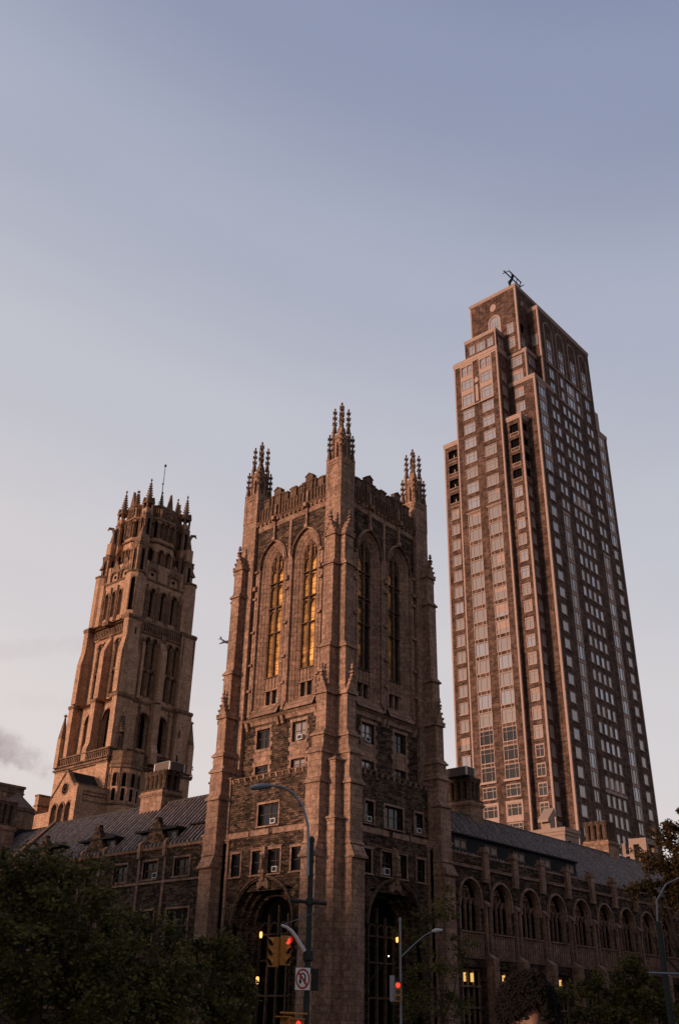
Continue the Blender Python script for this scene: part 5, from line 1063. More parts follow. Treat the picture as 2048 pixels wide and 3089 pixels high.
for u in (24.75, 46.3): p = H.P(u, 0, .12); lb.lathe(p[0], p[1], [(.06, 7), (.06, 14.8)], 6)
part('wall', wb, 'rubble', HW); part('stone_dressing', lb, 'lime', HW)
seam_roof(HW, H, 14.5, 86.5, -1.3, 16.1, -6.0, 21.45)
b = MB(); b.poly([H.P(14.5, 21.5, -6.0), H.P(86.5, 21.5, -6.0), H.P(86.5, 15, -12), H.P(14.5, 15, -12)]); b.poly([H.P(86.5, 0, 0), H.P(86.5, 16, 0), H.P(86.5, 21.4, -6), H.P(86.5, 15, -12), H.P(86.5, 0, -12)]); part('rear_slope', b, 'roof', HW)
# long flat dormer
b = MB(); hd = []
for (a, c) in ((21.3, 23.5), (26.6, 29.1), (32.0, 34.5), (37.4, 39.9), (43.2, 45.1)): hd.append((a, c, 16.75, 17.75, 0))
DF = Fr(EX, EY+3.0, (1, 0), (0, -1)); wall(b, DF, 14.5, 45.4, 15.9, 18.05, 0, hd, .15); b.poly([DF.P(45.4, 15.9, 0), DF.P(45.4, 18.05, 0), DF.P(45.4, 18.05, -2)]); fbox(b, DF, 14.4, 45.6, 18.05, 18.2, -2.2, .3)
part('dormer', b, 'slate', HW)
for (a, c, z0, z1, _) in hd: casement(DF, a, c, z0, z1, -.12, 2, 'wframe', 'curtain', HW, t=.16)
zt = chimney(HW, EX+30.3, EX+32.7, EY+7.0, EY+11.2, 20.5, 22.75, h=2.85)
CO = thing('cooling_unit', 'pale louvred box on the chimney cluster right behind the stone tower', 'cooling unit', (EX+31, EY+9, zt), 'louvred boxes on the chimneys')
def louvre_box(o, x0, x1, y0, y1, z0, z1):
    a, b = MB(), MB(); b.box(x0+.08, x1-.08, y0+.08, y1-.08, z0, z1-.05); k = z0+.06
    while k < z1-.1: b.box(x0+.03, x1-.03, y0+.03, y1-.03, k, k+.05); k += .13
    for x in (x0, x1-.16):
        for y in (y0, y1-.16): a.box(x, x+.16, y, y+.16, z0, z1)
    a.box(x0, x1, y0, y1, z1-.03, z1); part('louvre', b, 'louv', o); part('casing', a, 'white', o)
louvre_box(CO, EX+29.6, EX+31.3, EY+6.9, EY+10.4, zt, zt+.95)
# ---- left wing
LW = thing('dormered_wing', 'rubble stone wing with pointed gables and seamed roof, left of the stone tower', 'building', (EX+6, EY+35, 0))
L = Fr(EX+1.5, EY, (0, 1), (-1, 0)); wb, lb = MB(), MB(); hl = []; WU = []
for i in range(8):
    c = 20.8+4.85*i; WU.append(c); hl.append((c-1.1, c+1.1, 13.2, 14.85, 0)); hl.append((c-1.55 if i % 2 == 0 else c-1.3, c+1.6, 7.4, 10.3, 0)); hl.append((c-1.3, c+1.3, 2.0, 5.0, 0))
wall(wb, L, 14.5, 62, 0, 16.1, 0, hl, .3)
for h in hl:
    n_ = 2 if h[1]-h[0] < 2.5 else 3
    for (a, c, z0, z1, pr) in ((h[0]-.17, h[0], h[2], h[3], .07), (h[1], h[1]+.17, h[2], h[3], .07), (h[0]-.17, h[1]+.17, h[3], h[3]+.2, .1), (h[0]-.2, h[1]+.2, h[2]-.15, h[2], .16)): fbox(lb, L, a, c, z0, z1, -.3, pr)
    casement(L, h[0], h[1], h[2], h[3], -.28, n_, 'limedark', 'glass', LW, t=.15, tr=((h[2]+h[3])/2,))
fbox(lb, L, 14.5, 62, 12.75, 13.02, -.1, .14, .05); fbox(lb, L, 14.5, 62, 15.9, 16.15, -.1, .25, 0, .1)
seam_roof(LW, L, 14.5, 52.2, .2, 16.1, -5.2, 21.75); seam_roof(LW, L, 52.9, 61, -1.0, 17.0, -5.2, 21.4, name='far_roof')
b = MB(); P = L.P; b.hexa([P(52.2, 15.5, .5), P(52.9, 15.5, .5), P(52.9, 21.4, -5.2), P(52.2, 21.4, -5.2), P(52.2, 16.6, .5), P(52.9, 16.6, .5), P(52.9, 22.3, -5.2), P(52.2, 22.3, -5.2)]); part('gable_coping', b, 'limedark', LW)
b = MB(); b.poly([P(14.5, 21.8, -5.2), P(61, 21.8, -5.2), P(61, 16, -10.5), P(14.5, 16, -10.5)]); b.poly([P(62, 0, 0), P(62, 16, 0), P(62, 21.5, -5.2), P(62, 16, -10.5), P(62, 0, -10.5)]); part('rear_slope', b, 'roof', LW)
for (cu, zp) in ((25.4, 18.5), (35.5, 18.75), (45.6, 18.6)):
    # gable front, steep brickwork peak
    b = MB(); b.prism([P(cu-1.9, 16.0, .04), P(cu+1.9, 16.0, .04), P(cu+1.75, 16.6, .04), P(cu+.85, 17.9, .04), P(cu+.3, zp+.3, .04), P(cu+.3, zp+.6, .04), P(cu-.3, zp+.6, .04), P(cu-.3, zp+.3, .04), P(cu-.85, 17.9, .04), P(cu-1.75, 16.6, .04)], L.D(-.5))
    part('dormer_gable', b, 'rubble', LW)
    # wide roofed body behind it
    b = MB(); fbox(b, L, cu-3.3, cu+3.3, 17.75, 17.95, -3.0, .1); b.hexa([P(cu-3.2, 17.95, -.3), P(cu+3.2, 17.95, -.3), P(cu+3.2, 17.95, -3.4), P(cu-3.2, 17.95, -3.4), P(cu-.3, zp-.1, -.6), P(cu+.3, zp-.1, -.6), P(cu+.3, zp-.1, -3.2), P(cu-.3, zp-.1, -3.2)])
    part('dormer_roof', b, 'slate', LW)
    b = MB(); fbox(b, L, cu-2.9, cu+2.9, 16.0, 17.75, -2.2, -.5); o = part('dormer', b, 'slate', LW); b = MB()
    dps = []
    for s in (-2.7, 2.0): pb_ = MB(); fbox(pb_, L, cu+s, cu+s+.7, 16.4, 17.5, -.5, -.46); dps.append(pb_)
    [part('dormer_pane', pb_, 'glass', LW) for pb_ in dps]
    for s in (-1, 1): fbox(lb, L, cu+s*2.0-.22, cu+s*2.0+.22, 15.2, 16.9, 0, .35, .3); fbox(lb, L, cu+s*2.0-.15, cu+s*2.0+.15, 9, 15.2, 0, .12)
b = MB(); fbox(b, Fr(EX+3.0, EY, (0, 1), (-1, 0)), 16.5, 21.5, 16.4, 18.15, -1.5, 0); fbox(b, Fr(EX+3.0, EY, (0, 1), (-1, 0)), 16.3, 21.8, 18.15, 18.3, -1.9, .3); part('dormer', b, 'slate', LW)
casement(Fr(EX+3.0, EY, (0, 1), (-1, 0)), 19.6, 21.1, 16.7, 18.0, .02, 2, 'limedark', 'glass', LW, t=.08)
part('wall', wb, 'rubble', LW); part('stone_dressing', lb, 'lime', LW)
zt = chimney(LW, EX+5.9, EX+8.6, EY+30.75, EY+34.5, 20.7, 22.75, h=2.4)
CO = thing('cooling_unit', 'pale louvred box on the big chimney cluster in front of the church', 'cooling unit', (EX+7, EY+32, zt), 'louvred boxes on the chimneys'); louvre_box(CO, EX+6.4, EX+8.6, EY+30.6, EY+33.4, zt, zt+.95)
aircon(L, 24.75, 13.25, -.28, 'air conditioner in a window of the left wing, beneath the brick gable', .7, .5)
# second hall-wing chimney, unboxed
chimney(HW, EX+62.1, EX+65.0, EY+7.0, EY+10.5, 20.5, 22.7, h=2.75)
# ---- far left corner buildings
FB = thing('corner_building', 'flat topped stone block with round pavilion and chimney cluster at the left edge', 'building', (EX+6, EY+68, 0)); b = MB()
b.box(EX-8, EX+13.0, EY+72, EY+82, 0, 29.6); b.box(EX-8.1, EX+13.1, EY+71.9, EY+82, 28.8, 29.0); b.box(EX-8.15, EX+13.15, EY+71.85, EY+82, 29.6, 29.95)
b.lathe(EX+10, EY+68.2, [(2.6, 0), (2.6, 25.3), (2.8, 25.5), (2.8, 25.8)], 12); b.lathe(EX+10, EY+68.2, [(2.6, 23.0), (2.75, 23.1), (2.75, 23.3), (2.6, 23.4)], 12)
b.box(EX-6, EX+4.8, EY+58, EY+66, 0, 18.5); part('wall', b, 'churchdark', FB); b = MB(); b.lathe(EX+10, EY+68.2, [(2.9, 25.8), (.3, 28.0), (.05, 28.2)], 12); part('conical_roof', b, 'tile', FB)
b = MB(); b.box(EX-8, EX+12, EY+60, EY+68, 18, 21.6); b.box(EX+4, EX+12, EY+60, EY+68, 21.6, 22.0); part('flat_roof', b, 'slate', FB)
chimney(FB, EX+1.0, EX+4.4, EY+57.6, EY+61, 19.5, 21.2, h=3.2)
# pale rooftop blocks right of the hall roof
o = thing('rooftop_penthouse', 'pale corniced penthouse block behind the hall roof, below the apartment tower', 'penthouse', (139.5, 78, 0)); b = MB()
b.box(137.4, 141.8, 76.1, 82.5, 0, 27.6); b.box(137.25, 141.95, 75.95, 82.6, 27.6, 28.1); b.box(137.1, 142.1, 75.8, 82.8, 28.1, 28.7); part('wall', b, 'concrete', o)
b = MB(); b.box(137.35, 137.4, 77.2, 78.6, 24, 26.6); b.box(138.4, 139.2, 76.05, 76.1, 24, 26.8); part('opening', b, 'dark', o)
b = MB(); b.lathe(138.2, 75.95, [(.3, 24), (.3, 26.1), (.05, 26.4)], 6); b.lathe(140.6, 75.95, [(.3, 24), (.3, 26.0), (.05, 26.4)], 6); part('vent_pipe', b, 'churchdark', o)
o = thing('rooftop_pergola', 'pale concrete roof pergola with open bays, beside the right edge tree', 'pergola', (150, 70, 0)); b = MB()
b.box(148.5, 148.9, 71.6, 72.2, 0, 27.3); b.box(148.5, 149.1, 70.2, 71.0, 0, 27.0); b.box(148.5, 152.7, 68.0, 70.9, 27.0, 27.9); b.box(148.45, 149.2, 68.0, 69.2, 25.4, 27.0); b.box(151.9, 152.7, 68.0, 68.8, 0, 27.0); b.box(148.5, 148.8, 71.0, 71.6, 25.3, 25.6); part('beams', b, 'concrete', o)
b = MB(); b.box(149.4, 152.2, 68.8, 72.0, 0, 26.2); part('core', b, 'churchdark', o)
o = thing('roof_hood', 'small pale slanted hood low on the apartment tower, under a lamplit window', 'hood', (139, 80, 0)); b = MB()
b.hexa([(137.7, 79.0, 29.9), (140.3, 79.0, 31.1), (140.3, 80.9, 31.1), (137.7, 80.9, 29.9), (137.7, 79.0, 30.3), (140.0, 79.0, 32.4), (140.0, 80.9, 32.4), (137.7, 80.9, 30.3)]); b.box(138.6, 140.2, 79.2, 80.7, 0, 30.9); part('cover', b, 'concrete', o)
# ================================================================== STREET FURNITURE
def ray(az, D, z): return (D*math.sin(R_(az)), D*math.cos(R_(az)), z)
def street_light(az, D, zt, ax, ad, az_, lab, arms=True):
    pass
S = 36.9/37
px0, py0, _ = ray(46.45, 37, 0)
def street_pole(x, y, ztop, r, lab, group='street lights'):
    o = thing('street_light', lab, 'street light', (x, y, .14), group); b = MB()
    b.lathe(x, y, [(r*1.9, .14), (r*1.9, .5), (r*1.25, .8), (r*1.1, 1.2), (r, 3.0), (r*.92, ztop)], 12); b.lathe(x, y, [(r*1.05, ztop), (r*1.1, ztop+.08), (r*.5, ztop+.16), (.01, ztop+.18)], 12)
    part('pole', b, 'pole', o, smooth=False); return o
vr = Vector((math.cos(YAW), -math.sin(YAW), 0)); vf = Vector((math.sin(YAW), math.cos(YAW), 0))
# main pole near the tower corner
o = street_pole(px0, py0, 7.45, .108, 'tall dark street light post with turn sign, in front of the tower corner')
B0 = Vector((px0, py0, 0)); up_ = Vector((0, 0, 1)); vr2 = Vector((math.cos(R_(46.4)), -math.sin(R_(46.4)), 0)); vf2 = Vector((vr2.y*-1, vr2.x, 0))
b = MB(); ctrl = [(-.10, 6.2), (-.12, 7.3), (-.16, 8.0), (-.38, 8.7), (-.74, 9.15), (-1.15, 9.38), (-1.5, 9.43), (-1.75, 9.42)]
b.tube([B0+vr2*a+vf2*-.08+up_*z for a, z in ctrl], [.06, .06, .055, .052, .05, .048, .045, .045], 8); part('lamp_arm', b, 'steel', o)
b = MB(); q = [B0+vr2*a+vf2*-.08+up_*z for a, z in ((-1.62, 9.42), (-1.75, 9.42), (-2.1, 9.38), (-2.38, 9.33), (-2.45, 9.32))]; b.tube(q, [.05, .10, .12, .08, .02], 8); part('lamp_head', b, 'steel', o)
b = MB(); c0 = B0+up_*5.28; b.tube([c0-vr2*.72+up_*.06-vf2*.12, c0+vr2*.62-up_*.02-vf2*.12], .065, 8); b.tube([c0-vf2*.2+up_*.0, c0+vf2*.1], .09, 8); part('street_name_bracket', b, 'pole', o)
b = MB()
for z in (2.95, 5.2): b.lathe(px0, py0, [(.13, z), (.15, z+.03), (.15, z+.22), (.13, z+.25)], 12)
for z in (6.2, 6.7, 4.4, 2.2): b.lathe(px0, py0, [(.118, z), (.125, z+.01), (.125, z+.05), (.118, z+.06)], 12)
b.lathe(px0, py0, [(.14, 3.35), (.19, 3.4), (.19, 3.68), (.14, 3.72)], 12); part('collar', b, 'pole', o)
b = MB(); ctrl = [(-.12, 3.66), (-.28, 3.88), (-.45, 4.12), (-.62, 4.32), (-.80, 4.44), (-1.0, 4.50)]
b.tube([B0+vr2*a*1.0-vf2*.1+up_*z for a, z in ctrl], [.075, .072, .068, .062, .055, .045], 8); part('signal_arm', b, 'white', o)
b = MB(); b.tube([B0+vr2*-1.0-vf2*.1+up_*4.50, B0+vr2*-.1-vf2*.1+up_*4.82, B0+vr2*.42-vf2*.1+up_*5.06], .012, 5); part('stay_wire', b, 'steel', o)
# traffic signals
def signal(base, dirs, lab, lit=((0, 0),), s=1.0, name='traffic_light', ped=False, back=None):
    """base = top of the hanger; dirs = list of facing vectors; each head has three lenses with visors"""
    o = thing(name, lab, 'traffic light', tuple(base), None)
    for hi, (dx, off) in enumerate(dirs):
        d = Vector(dx).normalized(); r = Vector((d.y, -d.x, 0)); c = Vector(base)+Vector(off)
        b = MB(); w_, hh, dp = .17*s, .98*s, .16*s
        P = lambda a, z, e: c+r*a+up_*z+d*e
        b.hexa([P(-w_, -hh, -dp), P(w_, -hh, -dp), P(w_, -hh, dp*.4), P(-w_, -hh, dp*.4), P(-w_, 0, -dp), P(w_, 0, -dp), P(w_, 0, dp*.4), P(-w_, 0, dp*.4)])
        for k in (1, 2): b.hexa([P(-w_-.012, -hh*k/3-.012, -dp-.012), P(w_+.012, -hh*k/3-.012, -dp-.012), P(w_+.012, -hh*k/3-.012, dp*.45), P(-w_-.012, -hh*k/3-.012, dp*.45), P(-w_-.012, -hh*k/3+.012, -dp-.012), P(w_+.012, -hh*k/3+.012, -dp-.012), P(w_+.012, -hh*k/3+.012, dp*.45), P(-w_-.012, -hh*k/3+.012, dp*.45)])
        hd = part('signal_head', b, 'sigy', o)
        for k in range(3):
            zc = -hh*(k+.5)/3; v = MB(); n_ = 10; rad_ = .125*s
            ring1 = [P(rad_*1.12*math.cos(a), zc+rad_*1.12*math.sin(a), dp*.4) for a in [math.pi*(-.12+1.24*i/n_) for i in range(n_+1)]]
            ring2 = [P(rad_*1.12*math.cos(a), zc+rad_*1.12*math.sin(a)-.02, dp*.4+.20*s*(.45+.55*max(0, math.sin(a)))) for a in [math.pi*(-.12+1.24*i/n_) for i in range(n_+1)]]
            for i in range(n_): v.poly([ring1[i], ring1[i+1], ring2[i+1], ring2[i]])
            part('visor', v, 'sigy', o)
            l_ = MB(); l_.prism([P(rad_*math.cos(i*math.pi/8), zc+rad_*math.sin(i*math.pi/8), dp*.4+.012) for i in range(16)], tuple(d*-.02)); part('lens', l_, 'red' if (hi, k) in lit else 'lensd', o, 'lit red lens' if (hi, k) in lit else None)
    b = MB(); c = Vector(base); b.tube([c+up_*.28, c+up_*.02], .04*s, 6); b.tube([c-vr2*.22*s, c+vr2*.26*s], .03*s, 6); part('hanger', b, 'black', o)
    return o
tip = B0+vr2*-1.02-vf2*.1+up_*4.18
to_cam = Vector((-px0, -py0, 0)).normalized()
signal(tip, [((-1, .05, 0), -vr2*.24+up_*-.08), ((.05, -1, 0), vr2*.24+up_*-.02)], 'yellow pair of traffic lights hanging from the white curved arm, one red', lit=((1, 0),), s=.98)
# pedestrian signal low on the pole
o = thing('pedestrian_signal', 'orange pedestrian signal with a red hand, at the bottom edge below the turn sign', 'signal', tuple(B0+up_*1.2)); b = MB()
c = B0-vr2*.45-vf2*.35; 
for s_, e in ((-.22, 0), (.2, -.06)):
    q = c+vr2*s_; d = -vf2 if s_ > 0 else Vector((-1, .05, 0)); r = Vector((d.y, -d.x, 0))
    P = lambda a, z, f: q+r*a+up_*z+d*f
    b.hexa([P(-.2, 1.15, -.14), P(.2, 1.15, -.14), P(.2, 1.15, .1), P(-.2, 1.15, .1), P(-.2, 1.60+e, -.14), P(.2, 1.60+e, -.14), P(.2, 1.60+e, .1), P(-.2, 1.60+e, .1)]); b.hexa([P(-.22, 1.58+e, .0), P(.22, 1.58+e, .0), P(.22, 1.58+e, .34), P(-.22, 1.58+e, .34), P(-.22, 1.62+e, .0), P(.22, 1.62+e, .0), P(.22, 1.62+e, .34), P(-.22, 1.62+e, .34)])
b.tube([c-vr2*.45+up_*1.72, c+vr2*.5+up_*1.70], .035, 6); b.tube([c+vr2*.45+up_*1.70, B0+up_*1.70], .035, 6); part('housing', b, 'sigy', o)
q = c+vr2*.2-vf2*.11; h = MB()
for (a0, a1, z0, z1) in ((-.07, .07, 1.22, 1.36), (-.07, -.04, 1.36, 1.46), (-.03, -.005, 1.36, 1.49), (.01, .035, 1.36, 1.48), (.045, .07, 1.36, 1.45), (.08, .12, 1.28, 1.35)): h.hexa([q+vr2*a0+up_*z0, q+vr2*a1+up_*z0, q+vr2*a1+up_*z0-vf2*.01, q+vr2*a0+up_*z0-vf2*.01, q+vr2*a0+up_*z1, q+vr2*a1+up_*z1, q+vr2*a1+up_*z1-vf2*.01, q+vr2*a0+up_*z1-vf2*.01])
part('red_hand', h, 'red', o)
# no-U-turn sign
o = thing('turn_sign', 'white sign with a crossed-out black U-turn arrow in a red ring', 'sign', tuple(B0+up_*2.8)); sc_ = B0-vf2*.26+vr2*-.16+up_*2.78
def sp(a, z, e=0): return sc_+vr2*a+up_*z-vf2*e
hw_, hh_ = .26, .35; b = MB(); b.prism([sp(-hw_, -hh_, -.01), sp(hw_, -hh_, -.01), sp(hw_, hh_, -.01), sp(-hw_, hh_, -.01)], tuple(vf2*-.02)); part('plate', b, 'signw', o)
b = MB(); K_ = 32
for i in range(K_):
    a, c_ = 2*math.pi*i/K_, 2*math.pi*(i+1)/K_
    b.hexa([sp(r*math.cos(t)*.245, r*math.sin(t)*.325, e) for e in (.012, .02) for r, t in ((.80, a), (1, a), (1, c_), (.80, c_))])
b.hexa([sp(x, z, e) for e in (.014, .023) for x, z in ((-.175, .175), (-.13, .225), (.175, -.175), (.13, -.225))]); part('red_ring', b, 'signr', o)
b = MB(); U = [(.085, -.17), (.085, .06)]+[(.085*math.cos(t)-.0, .06+.11*math.sin(t)) for t in [math.pi*i/8 for i in range(1, 8)]]+[(-.085, .06), (-.085, -.06)]
for i in range(len(U)-1):
    (x0, z0), (x1, z1) = U[i], U[i+1]; l_ = math.hypot(x1-x0, z1-z0); nx_, nz_ = -(z1-z0)/l_*.026, (x1-x0)/l_*.026
    b.hexa([sp(x, z, e) for e in (.010, .0125) for x, z in ((x0+nx_, z0+nz_), (x1+nx_, z1+nz_), (x1-nx_, z1-nz_), (x0-nx_, z0-nz_))])
b.prism([sp(-.145, -.06, .010), sp(-.025, -.06, .010), sp(-.085, -.19, .010)], tuple(vf2*-.0025)); part('arrow', b, 'black', o)
o2 = thing('control_box', 'dark box fixed behind the turn sign on the street light post', 'box', tuple(B0+up_*2.5)); b = MB()
q = B0+vr2*.24; b.hexa([q+vr2*a+vf2*c+up_*z for z in (2.42, 3.12) for a, c in ((-.1, -.12), (.16, -.12), (.16, .2), (-.1, .2))]); part('housing', b, 'black', o2)
# second, slim pole with lamp arm and red light
x, y, _ = ray(51.55, 68, 0); Q = Vector((x, y, 0)); o = street_pole(x, y, 7.4, .075, 'slim pale street light with a right arm, before the right portal')
vr3 = Vector((math.cos(R_(52)), -math.sin(R_(52)), 0)); b = MB(); b.tube([Q+up_*5.15, Q+vr3*.9+up_*5.95, Q+vr3*1.6+up_*6.5, Q+vr3*2.2+up_*6.78], [.05, .045, .04, .04], 6); part('lamp_arm', b, 'steel', o)
b = MB(); b.tube([Q+vr3*2.1+up_*6.76, Q+vr3*2.35+up_*6.82, Q+vr3*2.8+up_*6.86], [.07, .14, .06], 8); part('lamp_head', b, 'white', o)
for c in o.children:
    if c.name.startswith('pole'): c.data.materials[0] = M['steel']
d3 = Vector((-Q.x, -Q.y, 0)).normalized()
signal(Q+vr3*-.18-Vector((d3.x, d3.y, 0))*-.2+up_*3.72, [(tuple(d3), Vector((0, 0, 0)))], 'single traffic light showing red on the slim post right of the tower corner', lit=((0, 0),), s=1.15)
o = thing('small_sign', 'narrow grey sign plate seen at an angle beside the far red traffic light', 'sign', tuple(Q+up_*3)); b = MB(); q = Q+vr3*-.55; b.hexa([q+vr3*a+up_*z+d3*e for z in (2.6, 4.1) for a, e in ((-.16, -.02), (.16, -.02), (.16, .02), (-.16, .02))]); part('plate', b, 'steel', o)
# third light at the right edge
x, y, _ = ray(65.5, 62, 0); Q3 = Vector((x, y, 0)); o = street_pole(x, y, 6.75, .16, 'street light at the right edge, its curved arm leaving the picture')
vr4 = Vector((math.cos(R_(65)), -math.sin(R_(65)), 0)); b = MB(); b.tube([Q3+vr4*-.12+up_*6.0, Q3+vr4*.05+up_*8.0, Q3+vr4*.7+up_*8.9, Q3+vr4*1.6+up_*9.3, Q3+vr4*2.6+up_*9.4], .05, 6); part('lamp_arm', b, 'steel', o)
b = MB(); b.tube([Q3+vr4*2.5+up_*9.4, Q3+vr4*3.0+up_*9.38, Q3+vr4*3.3+up_*9.35], [.06, .13, .03], 8); part('lamp_head', b, 'steel', o)
b = MB(); b.tube([Q3+vr4*-.9+up_*4.2-vf*.15, Q3+vr4*1.1+up_*4.15-vf*.15], .07, 6); part('street_name_bracket', b, 'steel', o)
# flag staff leaning from the tower foot
o = thing('flagstaff', 'thin bare flagstaff slanting out beside the right portal', 'flagstaff', (EX+1.2, EY-2.0, 3)); b = MB()
b.tube([FR.P(1.6, 3.1, 1.5), FR.P(3.35, 5.84, 3.0)], [.05, .025], 6); part('staff', b, 'bark', o); b = MB(); p = FR.P(3.38, 5.9, 3.02); b.lathe(p[0], p[1], [(.01, p[2]-.06), (.07, p[2]), (.01, p[2]+.06)], 8); part('ball', b, 'spot', o)
# ================================================================== TREES
def tree(name, x, y, h, blobs, n, lab, leaf='leaf', size=.26, seed=1, trunk=.3, group=None, lean=0):
    """tapered trunk, limbs reaching into each clump, crown of many small leaves"""
    rd = random.Random(seed); o = thing(name, lab, 'tree', (x, y, 0), group); b = MB()
    fork = h*.28; b.tube([(x, y, 0), (x+.05, y, fork*.6), (x, y+.05, fork), (x+.1, y, h*.62), (x, y, h*.85)], [trunk, trunk*.85, trunk*.75, trunk*.35, trunk*.1], 9)
    for (bx_, by_, bz, rx, rz) in blobs:
        p0 = Vector((x, y, fork*rd.uniform(.75, 1.3))); p1 = Vector((x+bx_, y+by_, bz)); md = (p0+p1)/2+Vector((rd.uniform(-.5, .5), rd.uniform(-.5, .5), -.5))
        b.tube([p0, md, p1], [trunk*.42, trunk*.25, trunk*.07], 6)
        for k in range(4):
            e = p1+Vector((rd.uniform(-1, 1)*rx*.8, rd.uniform(-1, 1)*rx*.8, rd.uniform(-.4, .9)*rz)); b.tube([md.lerp(p1, .6), md.lerp(e, .7)+Vector((0, 0, .2)), e], [trunk*.12, trunk*.07, .015], 5)
    part('trunk', b, 'bark', o); vs, fs = [], []; tot = sum(bb[3]**2*bb[4] for bb in blobs)
    for (bx_, by_, bz, rx, rz) in blobs:
        cnt = int(n*rx*rx*rz/tot); subs = []
        for k in range(max(8, int(rx*rx*7))):
            u, t = rd.uniform(-1, 1), rd.uniform(0, 2*math.pi); rr = rd.uniform(.35, 1.08) if rd.random() < .8 else rd.uniform(1.05, 1.38); s_ = math.sqrt(1-u*u); subs.append((x+bx_+rx*rr*s_*math.cos(t), y+by_+rx*rr*s_*math.sin(t), bz+rz*rr*u, rd.uniform(.22, .7)))
        for k in range(cnt):
            cx, cy, cz, cr = rd.choice(subs); px_, py_, pz_ = cx+rd.gauss(0, cr*.5), cy+rd.gauss(0, cr*.5), cz+rd.gauss(0, cr*.38)
            s_ = size*rd.uniform(.55, 1.2); a = Vector((rd.gauss(0, 1), rd.gauss(0, 1), rd.gauss(0, .6))).normalized(); c = a.cross(Vector((rd.gauss(0, 1), rd.gauss(0, 1), rd.gauss(0, 1)))).normalized()
            k0 = len(vs); pc = Vector((px_, py_, pz_)); vs += [tuple(pc-a*s_*.5), tuple(pc+c*s_*.26), tuple(pc+a*s_*.5), tuple(pc-c*s_*.26)]; fs.append((k0, k0+1, k0+2, k0+3))
    b = MB(); b.v, b.f = vs, fs; part('crown', b, leaf, o); return o
def at(px_, py_, D):                       # map a bearing seen in the photograph to a place on the ground at distance D
    d = fw+rt*((px_-1024)/2826.6)-up*((py_-1544.5)/2826.6); k = D/math.hypot(d.x, d.y); return d.x*k, d.y*k, 1.6+d.z*k
def ctree(name, D, cx, h, blist, n, lab, **kw):
    x, y, _ = at(cx, 2900, D); bl = []
    for (px_, py_, r, rz, dd) in blist:
        X_, Y_, Z_ = at(px_, py_, D+dd); bl.append((X_-x, Y_-y, Z_, r, rz))
    return tree(name, x, y, h, bl, n, lab, **kw)
ctree('street_tree', 44, 130, 9, [(20, 2640, 1.3, .9, 1), (105, 2610, .9, .6, 0), (190, 2625, .8, .6, 1), (40, 2700, 2.1, 1.5, 0), (150, 2680, 1.8, 1.2, 1), (230, 2720, 1.6, 1.2, 0), (60, 2860, 2.4, 1.6, -1), (200, 2880, 2.2, 1.5, 0), (310, 2800, 1.3, 1.0, 1), (90, 2990, 2.4, 1.4, 0), (260, 3000, 2.2, 1.3, 0)], 24000, 'big dark leafy tree filling the bottom left corner', seed=3, group='trees along the street')
ctree('street_tree', 48, 400, 7.5, [(330, 2850, 1.5, 1.1, 0), (420, 2790, 1.3, .9, 1), (470, 2880, 1.5, 1.0, 0), (380, 2970, 2.0, 1.2, 0), (520, 2960, 1.6, 1.1, 0), (470, 3050, 2.0, 1.0, 0)], 13000, 'lower rounded dark tree between the bottom left tree and the tower foot', seed=4, group='trees along the street', trunk=.24)
ctree('street_tree', 52, 640, 6, [(600, 2880, 1.3, .9, 0), (690, 2880, 1.2, .8, 0), (740, 2960, 1.0, .9, 0), (640, 3000, 1.8, 1.1, 0), (700, 3060, 1.4, .8, 1)], 8000, 'dark small tree at the foot of the stone tower, left of its portal', seed=5, group='trees along the street', trunk=.2)
ctree('street_tree', 72, 1330, 6, [(1250, 2800, 1.3, 1.2, 0), (1330, 2750, 1.3, 1.2, 0), (1300, 2920, 1.6, 1.3, 0), (1385, 2850, 1.0, 1.0, 1), (1250, 3020, 1.8, 1.0, 0), (1360, 3030, 1.4, 1.0, 0)], 5200, 'thin see-through tree beside the lamp post at the right portal', seed=6, group='trees along the street', trunk=.16, size=.24)
ctree('street_tree', 66, 1850, 5, [(1790, 2985, 1.2, .7, 0), (1880, 2940, 1.2, .8, 0), (1700, 3010, .9, .6, 1), (1960, 2985, 1.3, .8, 0), (1850, 3050, 1.9, .8, 0), (1990, 3055, 1.6, .8, 0), (1640, 3065, .8, .5, 2)], 12000, 'low spreading dark tree hiding the foot of the hall wing at the right', seed=8, group='trees along the street', trunk=.16)
ctree('street_tree', 78, 2075, 17, [(2010, 2530, 1.0, .8, 0), (2052, 2490, 1.1, 1.0, 0), (1970, 2600, 1.0, .8, 0), (2045, 2610, 1.6, 1.2, 0), (1945, 2685, 1.1, .8, 0), (2045, 2720, 1.3, 1.0, 0), (2085, 2640, 2.0, 1.8, 0), (1925, 2572, .5, .35, 0), (1900, 2700, .5, .4, 0)], 17000, 'tall rusty green tree against the sky at the right edge', leaf='leaf2', seed=9, group='trees along the street', trunk=.34, size=.3)
